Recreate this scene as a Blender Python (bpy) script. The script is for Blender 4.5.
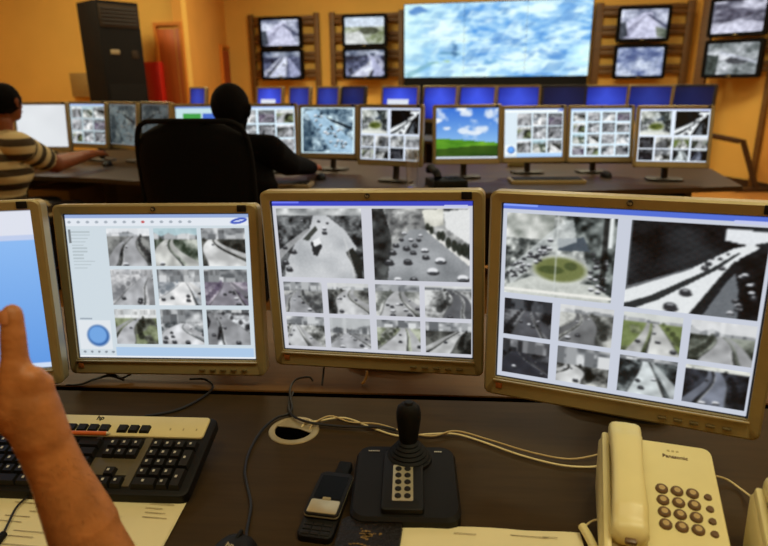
import bpy, bmesh, math, random
import numpy as np
from mathutils import Vector, Matrix

R = math.radians
scene = bpy.context.scene
for o in list(bpy.data.objects):
    bpy.data.objects.remove(o)
C = scene.collection

# ------------------------------------------------------------------ camera
CZ = 1.334                       # camera height above the floor
F, PITCH, ROLL = 605.7, R(17.30), R(-0.493)
cam = bpy.data.cameras.new('camera')
cam.sensor_width = 36.0
cam.lens = 36.0 * F / 768.0
cam.clip_start = 0.02
cam.dof.use_dof = True
cam.dof.focus_distance = 1.05
cam.dof.aperture_fstop = 4.4
camo = bpy.data.objects.new('camera', cam)
C.objects.link(camo)
camo.matrix_world = (Matrix.Translation((0, 0, CZ)) @ Matrix.Rotation(math.pi / 2 - PITCH, 4, 'X')
                     @ Matrix.Rotation(ROLL, 4, 'Z'))
scene.camera = camo

# ------------------------------------------------------------------ world, exposure, large lights
world = bpy.data.worlds.new('world')
scene.world = world
world.use_nodes = True
world.node_tree.nodes['Background'].inputs['Color'].default_value = (1.0, 0.72, 0.42, 1)
world.node_tree.nodes['Background'].inputs['Strength'].default_value = 0.02
scene.view_settings.view_transform = 'Standard'
scene.view_settings.look = 'None'
scene.view_settings.exposure = 0.0
scene.view_settings.gamma = 1.0
scene.view_settings.use_curve_mapping = False


def ceiling_light(loc, size, power, col=(1.0, 0.87, 0.57)):
    l = bpy.data.lights.new('ceiling_panel_light', 'AREA')
    l.shape = 'RECTANGLE'
    l.size, l.size_y = size
    l.energy = power
    l.color = col
    o = bpy.data.objects.new('ceiling_panel_light', l)
    C.objects.link(o)
    o.location = loc
    return o


for lx, ly, pw in [(-3.6, 6.3, 60), (-0.9, 7.6, 60), (1.9, 7.0, 60), (3.6, 5.6, 45),
                   (-2.6, 3.4, 18), (1.6, 3.4, 30), (-0.6, 0.1, 14), (1.1, 0.25, 31)]:
    ceiling_light((lx, ly, 3.28), (1.2, 0.6), pw, (1.0, 0.89, 0.58) if ly > 1 else (1.0, 0.93, 0.58))


# ------------------------------------------------------------------ pixel -> place helpers (768 x 546)
def ray(px, py):
    a, b = px - 384.0, py - 273.0
    c, s = math.cos(-ROLL), math.sin(-ROLL)
    a, b = (a * c - b * s) / F, -(a * s + b * c) / F
    return Vector((a, math.cos(PITCH) + b * math.sin(PITCH), -math.sin(PITCH) + b * math.cos(PITCH)))


def wz(px, py, z):
    r = ray(px, py)
    k = (z - CZ) / r.z
    return Vector((r.x * k, r.y * k, z))


def wy(px, py, y):
    r = ray(px, py)
    k = y / r.y
    return Vector((r.x * k, y, CZ + r.z * k))


def wd(px, py, d):
    r = ray(px, py)
    return Vector((r.x * d, r.y * d, CZ + r.z * d))


# ------------------------------------------------------------------ materials
def lin(c):
    return tuple(((v / 255.0) / 12.92 if v <= 10.3 else ((v / 255.0 + 0.055) / 1.055) ** 2.4) for v in c)


MATS = {}


def mat(name, col, rough=0.5, metal=0.0, vary=0.0, scale=20.0, bump=0.0, spec=0.5, stretch=None, col2=None, coat=0.0):
    """Procedural principled material; noise varies the colour, and a finer noise gives relief."""
    m = bpy.data.materials.new(name)
    m.use_nodes = True
    nt = m.node_tree
    b = nt.nodes['Principled BSDF']
    c = lin(col)
    b.inputs['Base Color'].default_value = (*c, 1)
    b.inputs['Roughness'].default_value = rough
    b.inputs['Metallic'].default_value = metal
    b.inputs['Specular IOR Level'].default_value = spec
    b.inputs['Coat Weight'].default_value = coat
    if vary or bump or col2:
        tc = nt.nodes.new('ShaderNodeTexCoord')
        mp = nt.nodes.new('ShaderNodeMapping')
        nt.links.new(tc.outputs['Object'], mp.inputs['Vector'])
        if stretch:
            mp.inputs['Scale'].default_value = stretch
        n = nt.nodes.new('ShaderNodeTexNoise')
        n.inputs['Scale'].default_value = scale
        n.inputs['Detail'].default_value = 5
        nt.links.new(mp.outputs['Vector'], n.inputs['Vector'])
        if vary or col2:
            r = nt.nodes.new('ShaderNodeValToRGB')
            r.color_ramp.elements[0].position = 0.3
            r.color_ramp.elements[1].position = 0.7
            if col2:
                a1, a2 = lin(col2), c
            else:
                a1 = tuple(v * (1 - vary) for v in c)
                a2 = tuple(min(1, v * (1 + vary)) for v in c)
            r.color_ramp.elements[0].color = (*a1, 1)
            r.color_ramp.elements[1].color = (*a2, 1)
            nt.links.new(n.outputs['Fac'], r.inputs['Fac'])
            nt.links.new(r.outputs['Color'], b.inputs['Base Color'])
        if bump:
            n2 = nt.nodes.new('ShaderNodeTexNoise')
            n2.inputs['Scale'].default_value = scale * 4
            nt.links.new(mp.outputs['Vector'], n2.inputs['Vector'])
            bp = nt.nodes.new('ShaderNodeBump')
            bp.inputs['Strength'].default_value = bump
            bp.inputs['Distance'].default_value = 0.01
            nt.links.new(n2.outputs['Fac'], bp.inputs['Height'])
            nt.links.new(bp.outputs['Normal'], b.inputs['Normal'])
    MATS[name] = m
    return m


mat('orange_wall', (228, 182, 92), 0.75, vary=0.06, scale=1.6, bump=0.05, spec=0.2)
mat('orange_wall_shaded', (214, 154, 72), 0.75, vary=0.06, scale=1.6, bump=0.05, spec=0.2)  # same wall orange, with the shade of the turned walls put into the colour
mat('ceiling_white', (225, 214, 190), 0.9, vary=0.03, scale=3)
mat('floor_wood', (196, 138, 74), 0.28, vary=0.12, scale=3, stretch=(1, 6, 1), spec=0.5)
mat('baseboard_brown', (62, 40, 20), 0.5, vary=0.1)
mat('door_wood', (188, 92, 30), 0.5, vary=0.12, scale=4, stretch=(6, 6, 0.6))
mat('door_frame', (206, 124, 38), 0.5, vary=0.06)
mat('red_paint', (176, 28, 14), 0.4, vary=0.08, scale=5)
mat('deep_red', (142, 48, 18), 0.5, vary=0.08, scale=5)
mat('rack_wood', (106, 72, 26), 0.5, vary=0.2, scale=6, stretch=(1, 1, 8))
mat('cabinet_black', (17, 13, 10), 0.75, vary=0.15, scale=8, spec=0.15)
mat('grille_brown', (52, 40, 28), 0.7, spec=0.2, vary=0.15, scale=8)
mat('silver_grey', (158, 142, 98), 0.38, metal=0.3, vary=0.04, scale=40)
mat('silver_light', (196, 184, 150), 0.3, metal=0.4, vary=0.03, scale=40)
mat('shell_dark', (40, 36, 32), 0.5, vary=0.1, scale=30)
mat('plastic_black', (13, 11, 8), 0.55, spec=0.25, vary=0.15, scale=60)
mat('rubber_black', (12, 11, 9), 0.65, spec=0.2, vary=0.15, scale=60)
mat('key_black', (22, 20, 16), 0.5, spec=0.25, vary=0.1, scale=60)
mat('key_legend', (190, 186, 172), 0.5, vary=0.04)
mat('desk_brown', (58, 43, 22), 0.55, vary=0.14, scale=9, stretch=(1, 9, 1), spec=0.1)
mat('desk_rear_lit_brown', (96, 66, 34), 0.45, vary=0.14, scale=9, stretch=(1, 9, 1), spec=0.3)  # rear slab's stronger warm reflection painted in as a lighter brown
mat('desk_dark', (34, 26, 20), 0.5, vary=0.15, scale=6)
mat('desk_row', (66, 51, 33), 0.42, spec=0.2, vary=0.14, scale=6, stretch=(1, 6, 1))
mat('cream_plastic', (232, 218, 156), 0.38, vary=0.02, scale=30)
mat('cream_keyboard', (214, 198, 142), 0.4, vary=0.03, scale=30)
mat('cream_dark', (186, 168, 108), 0.45, vary=0.03, scale=30)
mat('key_brown', (104, 76, 44), 0.4, vary=0.05, scale=30)
mat('key_tan', (188, 160, 104), 0.4, vary=0.05, scale=30)
mat('paper', (226, 212, 164), 0.8, vary=0.03, scale=12)
mat('paper_mark', (168, 154, 118), 0.8, vary=0.1)
mat('leather', (20, 15, 10), 0.45, spec=0.3, vary=0.25, scale=35, bump=0.35)
mat('gold_print', (134, 104, 48), 0.45, metal=0.3, vary=0.3, scale=120)
mat('phone_silver', (206, 194, 158), 0.28, metal=0.6, vary=0.05, scale=60)
mat('glass_dark', (7, 9, 8), 0.4, spec=0.1, vary=0.1, scale=10)
mat('grommet_metal', (178, 160, 118), 0.35, metal=0.45, vary=0.12, scale=40)
mat('shade_black', (3, 2, 2), 1.0, vary=0.1, spec=0.0)  # painted shade for the desk gap and the grommet hole
mat('cable_black', (16, 15, 14), 0.5, vary=0.1)
mat('cable_cream', (222, 204, 150), 0.5, vary=0.06)
mat('cable_tan', (184, 158, 104), 0.5, vary=0.06)
mat('pen_orange', (196, 96, 40), 0.4, vary=0.05)
mat('beige_case', (150, 132, 96), 0.5, vary=0.05)
mat('chair_black', (9, 8, 8), 0.8, spec=0.15, vary=0.15, scale=40, bump=0.1)
mat('chair_mesh', (10, 9, 9), 0.85, spec=0.12, vary=0.2, scale=160, bump=0.2)
mat('chrome', (190, 180, 160), 0.2, metal=0.9, vary=0.03)
mat('skin', (176, 112, 60), 0.48, vary=0.2, scale=40, bump=0.10, spec=0.4)
mat('skin_dark', (136, 76, 40), 0.5, vary=0.1, scale=20)
mat('skin_crease', (150, 80, 42), 0.6, vary=0.15, scale=60)
mat('skin_mid', (196, 112, 76), 0.5, vary=0.1, scale=20)
mat('nail', (206, 138, 92), 0.32, vary=0.05)
mat('hair_black', (10, 8, 7), 0.9, spec=0.1, vary=0.3, scale=60, bump=0.4)
mat('cloth_black', (9, 8, 8), 0.95, spec=0.08, vary=0.2, scale=30, bump=0.15)
mat('cloth_trousers', (34, 32, 36), 0.85, vary=0.15, scale=30)
mat('screen_frame_black', (8, 8, 9), 0.7, vary=0.1, spec=0.15)
mat('eye_white', (210, 200, 180), 0.3, vary=0.03)
mat('box_tan', (150, 120, 66), 0.6, vary=0.06)
mat('divider_grey', (84, 74, 50), 0.5, vary=0.05)
mat('button_grey', (104, 92, 60), 0.45, vary=0.05)
mat('red_logo', (150, 84, 36), 0.5, vary=0.05)

g = bpy.data.materials.new('clear_glass')
g.use_nodes = True
gb = g.node_tree.nodes['Principled BSDF']
gb.inputs['Base Color'].default_value = (0.95, 0.93, 0.88, 1)
gb.inputs['Roughness'].default_value = 0.05
gb.inputs['Transmission Weight'].default_value = 0.95
gb.inputs['IOR'].default_value = 1.35
MATS['clear_glass'] = g


def picture_material():
    """Lit screen: the picture is a colour attribute on the screen's own mesh, given off as light."""
    m = bpy.data.materials.new('lit_screen')
    m.use_nodes = True
    nt = m.node_tree
    b = nt.nodes['Principled BSDF']
    a = nt.nodes.new('ShaderNodeAttribute')
    a.attribute_name = 'picture'
    b.inputs['Base Color'].default_value = (0.01, 0.01, 0.012, 1)
    b.inputs['Roughness'].default_value = 0.5
    b.inputs['Specular IOR Level'].default_value = 0.2
    nt.links.new(a.outputs['Color'], b.inputs['Emission Color'])
    b.inputs['Emission Strength'].default_value = 1.0
    return m


MATS['lit_screen'] = picture_material()


def stripe_material():
    m = bpy.data.materials.new('striped_jersey')
    m.use_nodes = True
    nt = m.node_tree
    b = nt.nodes['Principled BSDF']
    a = nt.nodes.new('ShaderNodeAttribute')
    a.attribute_name = 'stripe'
    mm = nt.nodes.new('ShaderNodeMath')
    mm.operation = 'SINE'
    r = nt.nodes.new('ShaderNodeValToRGB')
    r.color_ramp.elements[0].position = 0.42
    r.color_ramp.elements[1].position = 0.58
    r.color_ramp.elements[0].color = (*lin((62, 50, 30)), 1)
    r.color_ramp.elements[1].color = (*lin((204, 186, 138)), 1)
    ma = nt.nodes.new('ShaderNodeMath')
    ma.operation = 'MULTIPLY_ADD'
    ma.inputs[1].default_value = 0.5
    ma.inputs[2].default_value = 0.5
    nt.links.new(a.outputs['Fac'], mm.inputs[0])
    nt.links.new(mm.outputs[0], ma.inputs[0])
    nt.links.new(ma.outputs[0], r.inputs['Fac'])
    nt.links.new(r.outputs['Color'], b.inputs['Base Color'])
    b.inputs['Roughness'].default_value = 0.9
    return m


MATS['striped_jersey'] = stripe_material()


# ------------------------------------------------------------------ mesh building
class MB:
    """Collects shapes into one mesh."""

    def __init__(self):
        self.bm = bmesh.new()

    def _place(self, vs, M):
        if M is not None:
            for v in vs:
                v.co = M @ v.co

    def box(self, c, s, bevel=0.0, seg=2, M=None):
        r = bmesh.ops.create_cube(self.bm, size=1.0)
        vs = r['verts']
        for v in vs:
            v.co = Vector((v.co.x * s[0] + c[0], v.co.y * s[1] + c[1], v.co.z * s[2] + c[2]))
        if bevel > 0:
            es = list({e for v in vs for e in v.link_edges})
            rr = bmesh.ops.bevel(self.bm, geom=es, offset=min(bevel, min(s) * 0.49), segments=seg, profile=0.5, affect='EDGES')
            vs = list({v for f in rr['faces'] for v in f.verts} | {v for v in vs if v.is_valid})
        self._place(vs, M)
        return self

    def prism(self, pts, z0, z1, bevel=0.0, seg=2, M=None):
        """Extrude a polygon (x, y) from z0 to z1."""
        lo = [self.bm.verts.new((x, y, z0)) for x, y in pts]
        hi = [self.bm.verts.new((x, y, z1)) for x, y in pts]
        n = len(pts)
        fs = [self.bm.faces.new(hi), self.bm.faces.new(lo[::-1])]
        for i in range(n):
            fs.append(self.bm.faces.new((lo[i], lo[(i + 1) % n], hi[(i + 1) % n], hi[i])))
        vs = lo + hi
        if bevel > 0:
            es = [e for e in fs[0].edges]
            rr = bmesh.ops.bevel(self.bm, geom=es, offset=bevel, segments=seg, profile=0.5, affect='EDGES')
            vs = list({v for f in rr['faces'] for v in f.verts} | {v for v in vs if v.is_valid})
        bmesh.ops.recalc_face_normals(self.bm, faces=self.bm.faces[:])
        self._place(vs, M)
        return self

    def frustum(self, c, s0, s1, z0, z1, M=None):
        """Key-cap like block: rectangle s0 at z0 tapering to s1 at z1."""
        a = [self.bm.verts.new((c[0] + sx * s0[0] / 2, c[1] + sy * s0[1] / 2, z0)) for sx, sy in ((-1, -1), (1, -1), (1, 1), (-1, 1))]
        b = [self.bm.verts.new((c[0] + sx * s1[0] / 2, c[1] + sy * s1[1] / 2, z1)) for sx, sy in ((-1, -1), (1, -1), (1, 1), (-1, 1))]
        self.bm.faces.new(b)
        self.bm.faces.new(a[::-1])
        for i in range(4):
            self.bm.faces.new((a[i], a[(i + 1) % 4], b[(i + 1) % 4], b[i]))
        self._place(a + b, M)
        return self

    def cyl(self, p0, p1, r0, r1=None, n=20, caps=True):
        r1 = r0 if r1 is None else r1
        p0, p1 = Vector(p0), Vector(p1)
        q = (p1 - p0).to_track_quat('Z', 'Y')
        a, b = [], []
        for i in range(n):
            t = 2 * math.pi * i / n
            d = q @ Vector((math.cos(t), math.sin(t), 0))
            a.append(self.bm.verts.new(p0 + d * r0))
            b.append(self.bm.verts.new(p1 + d * r1))
        for i in range(n):
            self.bm.faces.new((a[i], a[(i + 1) % n], b[(i + 1) % n], b[i]))
        if caps:
            self.bm.faces.new(a[::-1])
            self.bm.faces.new(b)
        return self

    def lathe(self, prof, n=28, c=(0, 0, 0), M=None, sx=1.0, sy=1.0):
        """Revolve (radius, z) pairs around z."""
        rings, vs = [], []
        for r, z in prof:
            if r < 1e-6:
                v = self.bm.verts.new((c[0], c[1], c[2] + z))
                rings.append([v])
                vs.append(v)
            else:
                rg = [self.bm.verts.new((c[0] + sx * r * math.cos(2 * math.pi * i / n), c[1] + sy * r * math.sin(2 * math.pi * i / n), c[2] + z)) for i in range(n)]
                rings.append(rg)
                vs += rg
        for a, b in zip(rings, rings[1:]):
            if len(a) == 1 and len(b) == 1:
                continue
            for i in range(n):
                j = (i + 1) % n
                if len(a) == 1:
                    self.bm.faces.new((a[0], b[j], b[i]))
                elif len(b) == 1:
                    self.bm.faces.new((a[i], a[j], b[0]))
                else:
                    self.bm.faces.new((a[i], a[j], b[j], b[i]))
        self._place(vs, M)
        return self

    def tube(self, pts, rad, n=8, smooth=6, closed=False):
        pts = [Vector(p) for p in pts]
        if smooth and len(pts) > 2:
            out = []
            for i in range(len(pts) - 1):
                p0 = pts[max(i - 1, 0)]
                p1, p2 = pts[i], pts[i + 1]
                p3 = pts[min(i + 2, len(pts) - 1)]
                for k in range(smooth):
                    t = k / smooth
                    out.append(0.5 * ((2 * p1) + (p2 - p0) * t + (2 * p0 - 5 * p1 + 4 * p2 - p3) * t * t + (3 * p1 - p0 - 3 * p2 + p3) * t ** 3))
            out.append(pts[-1])
            pts = out
        N = len(pts)
        up = Vector((0.13, 0.21, 0.97))
        rings = []
        for i, p in enumerate(pts):
            d = (pts[min(i + 1, N - 1)] - pts[max(i - 1, 0)])
            if d.length < 1e-9:
                d = Vector((0, 0, 1))
            d.normalize()
            if i == 0:
                s = d.cross(up)
                if s.length < 1e-3:
                    s = d.cross(Vector((1, 0, 0)))
            else:
                s = s - d * s.dot(d)
            s.normalize()
            t = d.cross(s)
            r = rad(i / (N - 1)) if callable(rad) else rad
            rings.append([self.bm.verts.new(p + (s * math.cos(2 * math.pi * k / n) + t * math.sin(2 * math.pi * k / n)) * r) for k in range(n)])
        for a, b in zip(rings, rings[1:]):
            for k in range(n):
                self.bm.faces.new((a[k], a[(k + 1) % n], b[(k + 1) % n], b[k]))
        self.bm.faces.new(rings[0][::-1])
        self.bm.faces.new(rings[-1])
        return self

    def build(self, name, material, parent=None, M=None, smooth=True, angle=35):
        me = bpy.data.meshes.new(name)
        bmesh.ops.recalc_face_normals(self.bm, faces=self.bm.faces[:])
        self.bm.to_mesh(me)
        self.bm.free()
        if M is not None:
            me.transform(M)
        return link(name, me, material, parent, smooth, angle)


def link(name, me, material, parent=None, smooth=True, angle=35):
    if isinstance(material, str):
        material = MATS[material]
    if material is not None:
        me.materials.append(material)
    o = bpy.data.objects.new(name, me)
    C.objects.link(o)
    if smooth and len(me.polygons):
        me.polygons.foreach_set('use_smooth', [True] * len(me.polygons))
        me.set_sharp_from_angle(angle=R(angle))
    if parent is not None:
        o.parent = parent
    return o


def thing(name, label, cat, loc=(0, 0, 0), rz=0.0, group=None):
    o = bpy.data.objects.new(name, None)
    o.empty_display_size = 0.05
    C.objects.link(o)
    o.location = loc
    o.rotation_euler = (0, 0, rz)
    return tag(o, label, cat, group)


def tag(o, label, cat, group=None):
    o['label'] = label
    o['category'] = cat
    if group:
        o['group'] = group
    return o


def structure(o, label=None):
    o['kind'] = 'structure'
    if label:
        o['label'] = label
    return o


def copy_part(o, parent, loc=None):
    c = o.copy()
    C.objects.link(c)
    c.parent = parent
    if loc is not None:
        c.location = loc
    return c


def text_mesh(body, size, depth=0.0004, bold=False):
    cu = bpy.data.curves.new('lettering', 'FONT')
    cu.body = body
    cu.size = size
    cu.align_x = 'CENTER'
    cu.align_y = 'CENTER'
    cu.extrude = depth
    if bold:
        cu.offset = size * 0.02
    o = bpy.data.objects.new('lettering', cu)
    C.objects.link(o)
    dg = bpy.context.evaluated_depsgraph_get()
    me = bpy.data.meshes.new_from_object(o.evaluated_get(dg))
    bpy.data.objects.remove(o)
    bpy.data.curves.remove(cu)
    return me


def rounded_rect(w, h, r, n=5, cx=0.0, cy=0.0):
    pts = []
    for (sx, sy, a0) in ((1, 1, 0), (-1, 1, 90), (-1, -1, 180), (1, -1, 270)):
        for i in range(n + 1):
            a = R(a0 + 90 * i / n)
            pts.append((cx + sx * (w / 2 - r) + r * math.cos(a), cy + sy * (h / 2 - r) + r * math.sin(a)))
    return pts


# ------------------------------------------------------------------ pictures shown on the screens (computed arrays, sRGB 0..255)
def upsample(a, h, w):
    gh, gw = a.shape[:2]
    y = np.linspace(0, gh - 1.001, h)
    x = np.linspace(0, gw - 1.001, w)
    y0, x0 = y.astype(int), x.astype(int)
    fy, fx = (y - y0)[:, None], (x - x0)[None, :]
    y1, x1 = np.minimum(y0 + 1, gh - 1), np.minimum(x0 + 1, gw - 1)
    return (a[y0][:, x0] * (1 - fy) * (1 - fx) + a[y0][:, x1] * (1 - fy) * fx + a[y1][:, x0] * fy * (1 - fx) + a[y1][:, x1] * fy * fx)


def noise(h, w, rng, cells=5, octs=3):
    out = np.zeros((h, w))
    amp, tot = 1.0, 0.0
    for o in range(octs):
        k = cells * 2 ** o
        out += amp * upsample(rng.random((k + 1, k + 1)), h, w)
        tot += amp
        amp *= 0.65
    return np.clip((out / tot - 0.5) * 1.9 + 0.5, 0, 1)


def grid(h, w):
    return np.meshgrid((np.arange(w) + 0.5) / w, (np.arange(h) + 0.5) / h)


def poly(img, pts, col, alpha=1.0):
    h, w = img.shape[:2]
    X, Y = grid(h, w)
    ins = np.zeros((h, w), bool)
    n = len(pts)
    for i in range(n):
        x0, y0 = pts[i]
        x1, y1 = pts[(i + 1) % n]
        if abs(y1 - y0) < 1e-9:
            continue
        c = ((y0 > Y) != (y1 > Y)) & (X < (x1 - x0) * (Y - y0) / (y1 - y0) + x0)
        ins ^= c
    if callable(col):
        col = col(X, Y)
    else:
        col = np.array(col, float)
    if getattr(col, 'ndim', 1) == 3:
        img[ins] = img[ins] * (1 - alpha) + col[ins] * alpha
    else:
        img[ins] = img[ins] * (1 - alpha) + col * alpha
    return ins


def ell(img, cx, cy, rx, ry, col, alpha=1.0, rot=0.0):
    h, w = img.shape[:2]
    X, Y = grid(h, w)
    dx, dy = X - cx, Y - cy
    c, s = math.cos(rot), math.sin(rot)
    d = ((dx * c + dy * s) / rx) ** 2 + ((-dx * s + dy * c) / ry) ** 2
    a = np.clip((1.25 - d) / 0.5, 0, 1)[..., None] * alpha
    img[:] = img * (1 - a) + np.array(col, float) * a


def tint(g, lo, hi):
    return np.array(lo, float) + g[..., None] * (np.array(hi, float) - np.array(lo, float))


def soften(img, k=1):
    for _ in range(k):
        p = np.pad(img, ((1, 1), (1, 1), (0, 0)), 'edge')
        img = (p[1:-1, 1:-1] * 4 + p[:-2, 1:-1] * 2 + p[2:, 1:-1] * 2 + p[1:-1, :-2] * 2 + p[1:-1, 2:] * 2 + p[:-2, :-2] + p[2:, 2:] + p[:-2, 2:] + p[2:, :-2]) / 16
    return img


def car(img, x, y, s, white, rng):
    ell(img, x + 0.1 * s, y + 0.42 * s, s * 0.9, s * 0.5, (26, 27, 30), 0.9)
    if white:
        ell(img, x, y, s * 0.78, s * 0.62, (226, 228, 232))
        ell(img, x + 0.05 * s, y + 0.38 * s, s * 0.6, s * 0.22, (60, 64, 70))
    else:
        ell(img, x, y, s * 0.8, s * 0.7, (44, 46, 50))
        ell(img, x, y - 0.3 * s, s * 0.45, s * 0.2, (150, 152, 156))


def road_view(h, w, seed, vp=(0.5, 0.2), base=(0.1, 0.95), road=(176, 178, 182), far=((90, 94, 98), (215, 218, 220)),
              side=((20, 22, 24), (150, 152, 150)), cars=8, sky=None, green=0.0, widen=0.05):
    """Street camera picture: flats and sky above, verges with trees, two curving carriageways with cars."""
    rng = np.random.default_rng(seed)
    X, Y = grid(h, w)
    vx, vy = vp
    lo, hi = np.array(side[0], float), np.array(side[1], float)
    g0 = noise(h, w, rng, 3, 2)
    img = tint(np.clip(g0 * 1.1 + (noise(h, w, rng, 16, 2) - 0.5) * 0.45, 0, 1), lo, hi)
    if green:
        m = (g0 > 0.45) & (Y > vy)
        img[m] = img[m] * (1 - green) + np.array((100, 116, 62)) * green
    # flats: upright blocks with rows of windows
    f = tint(noise(h, w, rng, 6, 2), *far)
    x0 = -0.05
    while x0 < 1:
        wd_ = rng.uniform(0.08, 0.22)
        y0 = vy * rng.uniform(-0.2, 0.75)
        m = (X > x0) & (X < x0 + wd_) & (Y > y0)
        tone = np.array(far[0]) + (np.array(far[1]) - np.array(far[0])) * rng.random()
        f[m] = tone
        win = m & ((Y * 40 % 1) < 0.45) & ((X * 30 % 1) < 0.6)
        f[win] *= 0.75
        x0 += wd_ * rng.uniform(0.8, 1.6)
    if sky is not None:
        s = Y < vy * (0.35 + 0.5 * upsample(np.repeat(rng.random((1, 7)), 2, 0), h, w))
        f[s] = 0.15 * f[s] + 0.85 * np.array(sky)
    img[Y < vy] = f[Y < vy]
    t = np.clip((Y - vy) / (1 - vy), 0, 1)
    bend = rng.uniform(-0.3, 0.3)
    rn = noise(h, w, rng, 5, 2)
    rc = tint(rn, [c * 0.82 for c in road], [min(250, c * 1.1) for c in road])
    inroad = np.zeros((h, w))

    def lane(c0, c1, w0, w1, bd, colour, soft=0.025):
        cx = c0 + (c1 - c0) * t ** 1.15 + bd * np.sin(math.pi * t) * (1 - t)
        hw = w0 + (w1 - w0) * t ** 1.1
        a = np.clip((hw - np.abs(X - cx)) / soft + 0.5, 0, 1) * (Y >= vy)
        img[:] = img * (1 - a[..., None]) + colour * a[..., None]
        inroad[:] = np.maximum(inroad, a)
        return cx, hw
    bc, bw = (base[0] + base[1]) / 2, (base[1] - base[0]) / 2 * 0.8
    sgn = 1 if rng.random() < 0.5 else -1
    c2, h2 = lane(vx + sgn * widen * 2.4, bc + sgn * bw * 1.9, widen * 0.6, bw * 0.5, bend, rc * 0.86)
    cx, hw = lane(vx, bc, widen, bw, bend, rc)
    for off, wid, colr, al in ((sgn * 1.08, 0.02, (44, 46, 46), 0.8), (-sgn * 1.04, 0.012, (70, 72, 72), 0.7), (sgn * 0.98, 0.008, (236, 238, 238), 0.7)):
        a = np.clip((wid * (0.3 + t) - np.abs(X - cx - hw * off)) / 0.012 + 0.5, 0, 1) * (Y >= vy) * al
        img[:] = img * (1 - a[..., None]) + np.array(colr) * a[..., None]
    for k in range(6):                      # rows of crowns along the verge
        tt = 0.05 + 0.14 * k
        yy = vy + (1 - vy) * tt
        i = min(h - 1, int(yy * h))
        ell(img, cx[i, 0] - sgn * (hw[i, 0] + 0.06 + 0.12 * tt), yy - 0.04, 0.03 + 0.06 * tt, 0.05 + 0.06 * tt, lo * (0.8 + 0.5 * rng.random()), 0.7)
    for k in range(cars):
        tt = rng.uniform(0.06, 0.98)
        yy = vy + (1 - vy) * tt
        i = min(h - 1, int(yy * h))
        if k % 3 == 2:
            x = c2[i, 0] + h2[i, 0] * rng.choice((-0.4, 0.4))
        else:
            x = cx[i, 0] + hw[i, 0] * rng.choice((-0.72, -0.3, 0.3, 0.72))
        car(img, x, yy, 0.018 + 0.06 * tt, rng.random() < 0.4, rng)
    return np.clip(soften(img), 0, 255)


def put(img, x0, y0, x1, y1, sub):
    h, w = img.shape[:2]
    a, b, c, d = int(round(x0 * w)), int(round(x1 * w)), int(round(y0 * h)), int(round(y1 * h))
    img[c:d, a:b] = sub(d - c, b - a) if callable(sub) else np.array(sub, float)


def small_view(i):
    """One of a run of differing street thumbnails."""
    P = [dict(vp=(0.7, 0.2), base=(0.2, 1.0), far=((150, 155, 160), (240, 242, 244)), cars=3, sky=(228, 232, 236)),
         dict(vp=(0.3, 0.3), base=(-0.2, 0.7), side=((40, 52, 40), (200, 205, 196)), road=(206, 208, 204), cars=2, sky=(176, 206, 214)),
         dict(vp=(0.2, 0.3), base=(0.0, 1.3), side=((16, 18, 16), (110, 112, 106)), road=(214, 216, 216), cars=1),
         dict(vp=(0.9, 0.15), base=(-0.1, 0.8), far=((170, 172, 176), (238, 240, 242)), side=((110, 112, 116), (225, 226, 228)), cars=4),
         dict(vp=(0.6, 0.35), base=(-0.4, 1.0), road=(235, 238, 240), side=((100, 108, 116), (236, 238, 240)), cars=6),
         dict(vp=(0.5, 0.35), base=(0.0, 1.0), road=(150, 148, 158), side=((70, 62, 80), (196, 190, 200)), cars=9),
         dict(vp=(0.6, 0.25), base=(-0.2, 0.5), far=((190, 194, 196), (240, 242, 242)), side=((24, 26, 20), (180, 184, 170)), cars=2, green=0.4),
         dict(vp=(0.5, 0.4), base=(-0.3, 1.2), road=(214, 216, 220), side=((60, 66, 70), (236, 238, 240)), cars=9),
         dict(vp=(0.2, 0.1), base=(0.3, 1.5), road=(150, 152, 156), side=((14, 15, 18), (232, 236, 240)), cars=4)]
    p = dict(P[i % len(P)])
    return lambda h, w: road_view(h, w, 100 + i * 7, **p)


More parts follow.
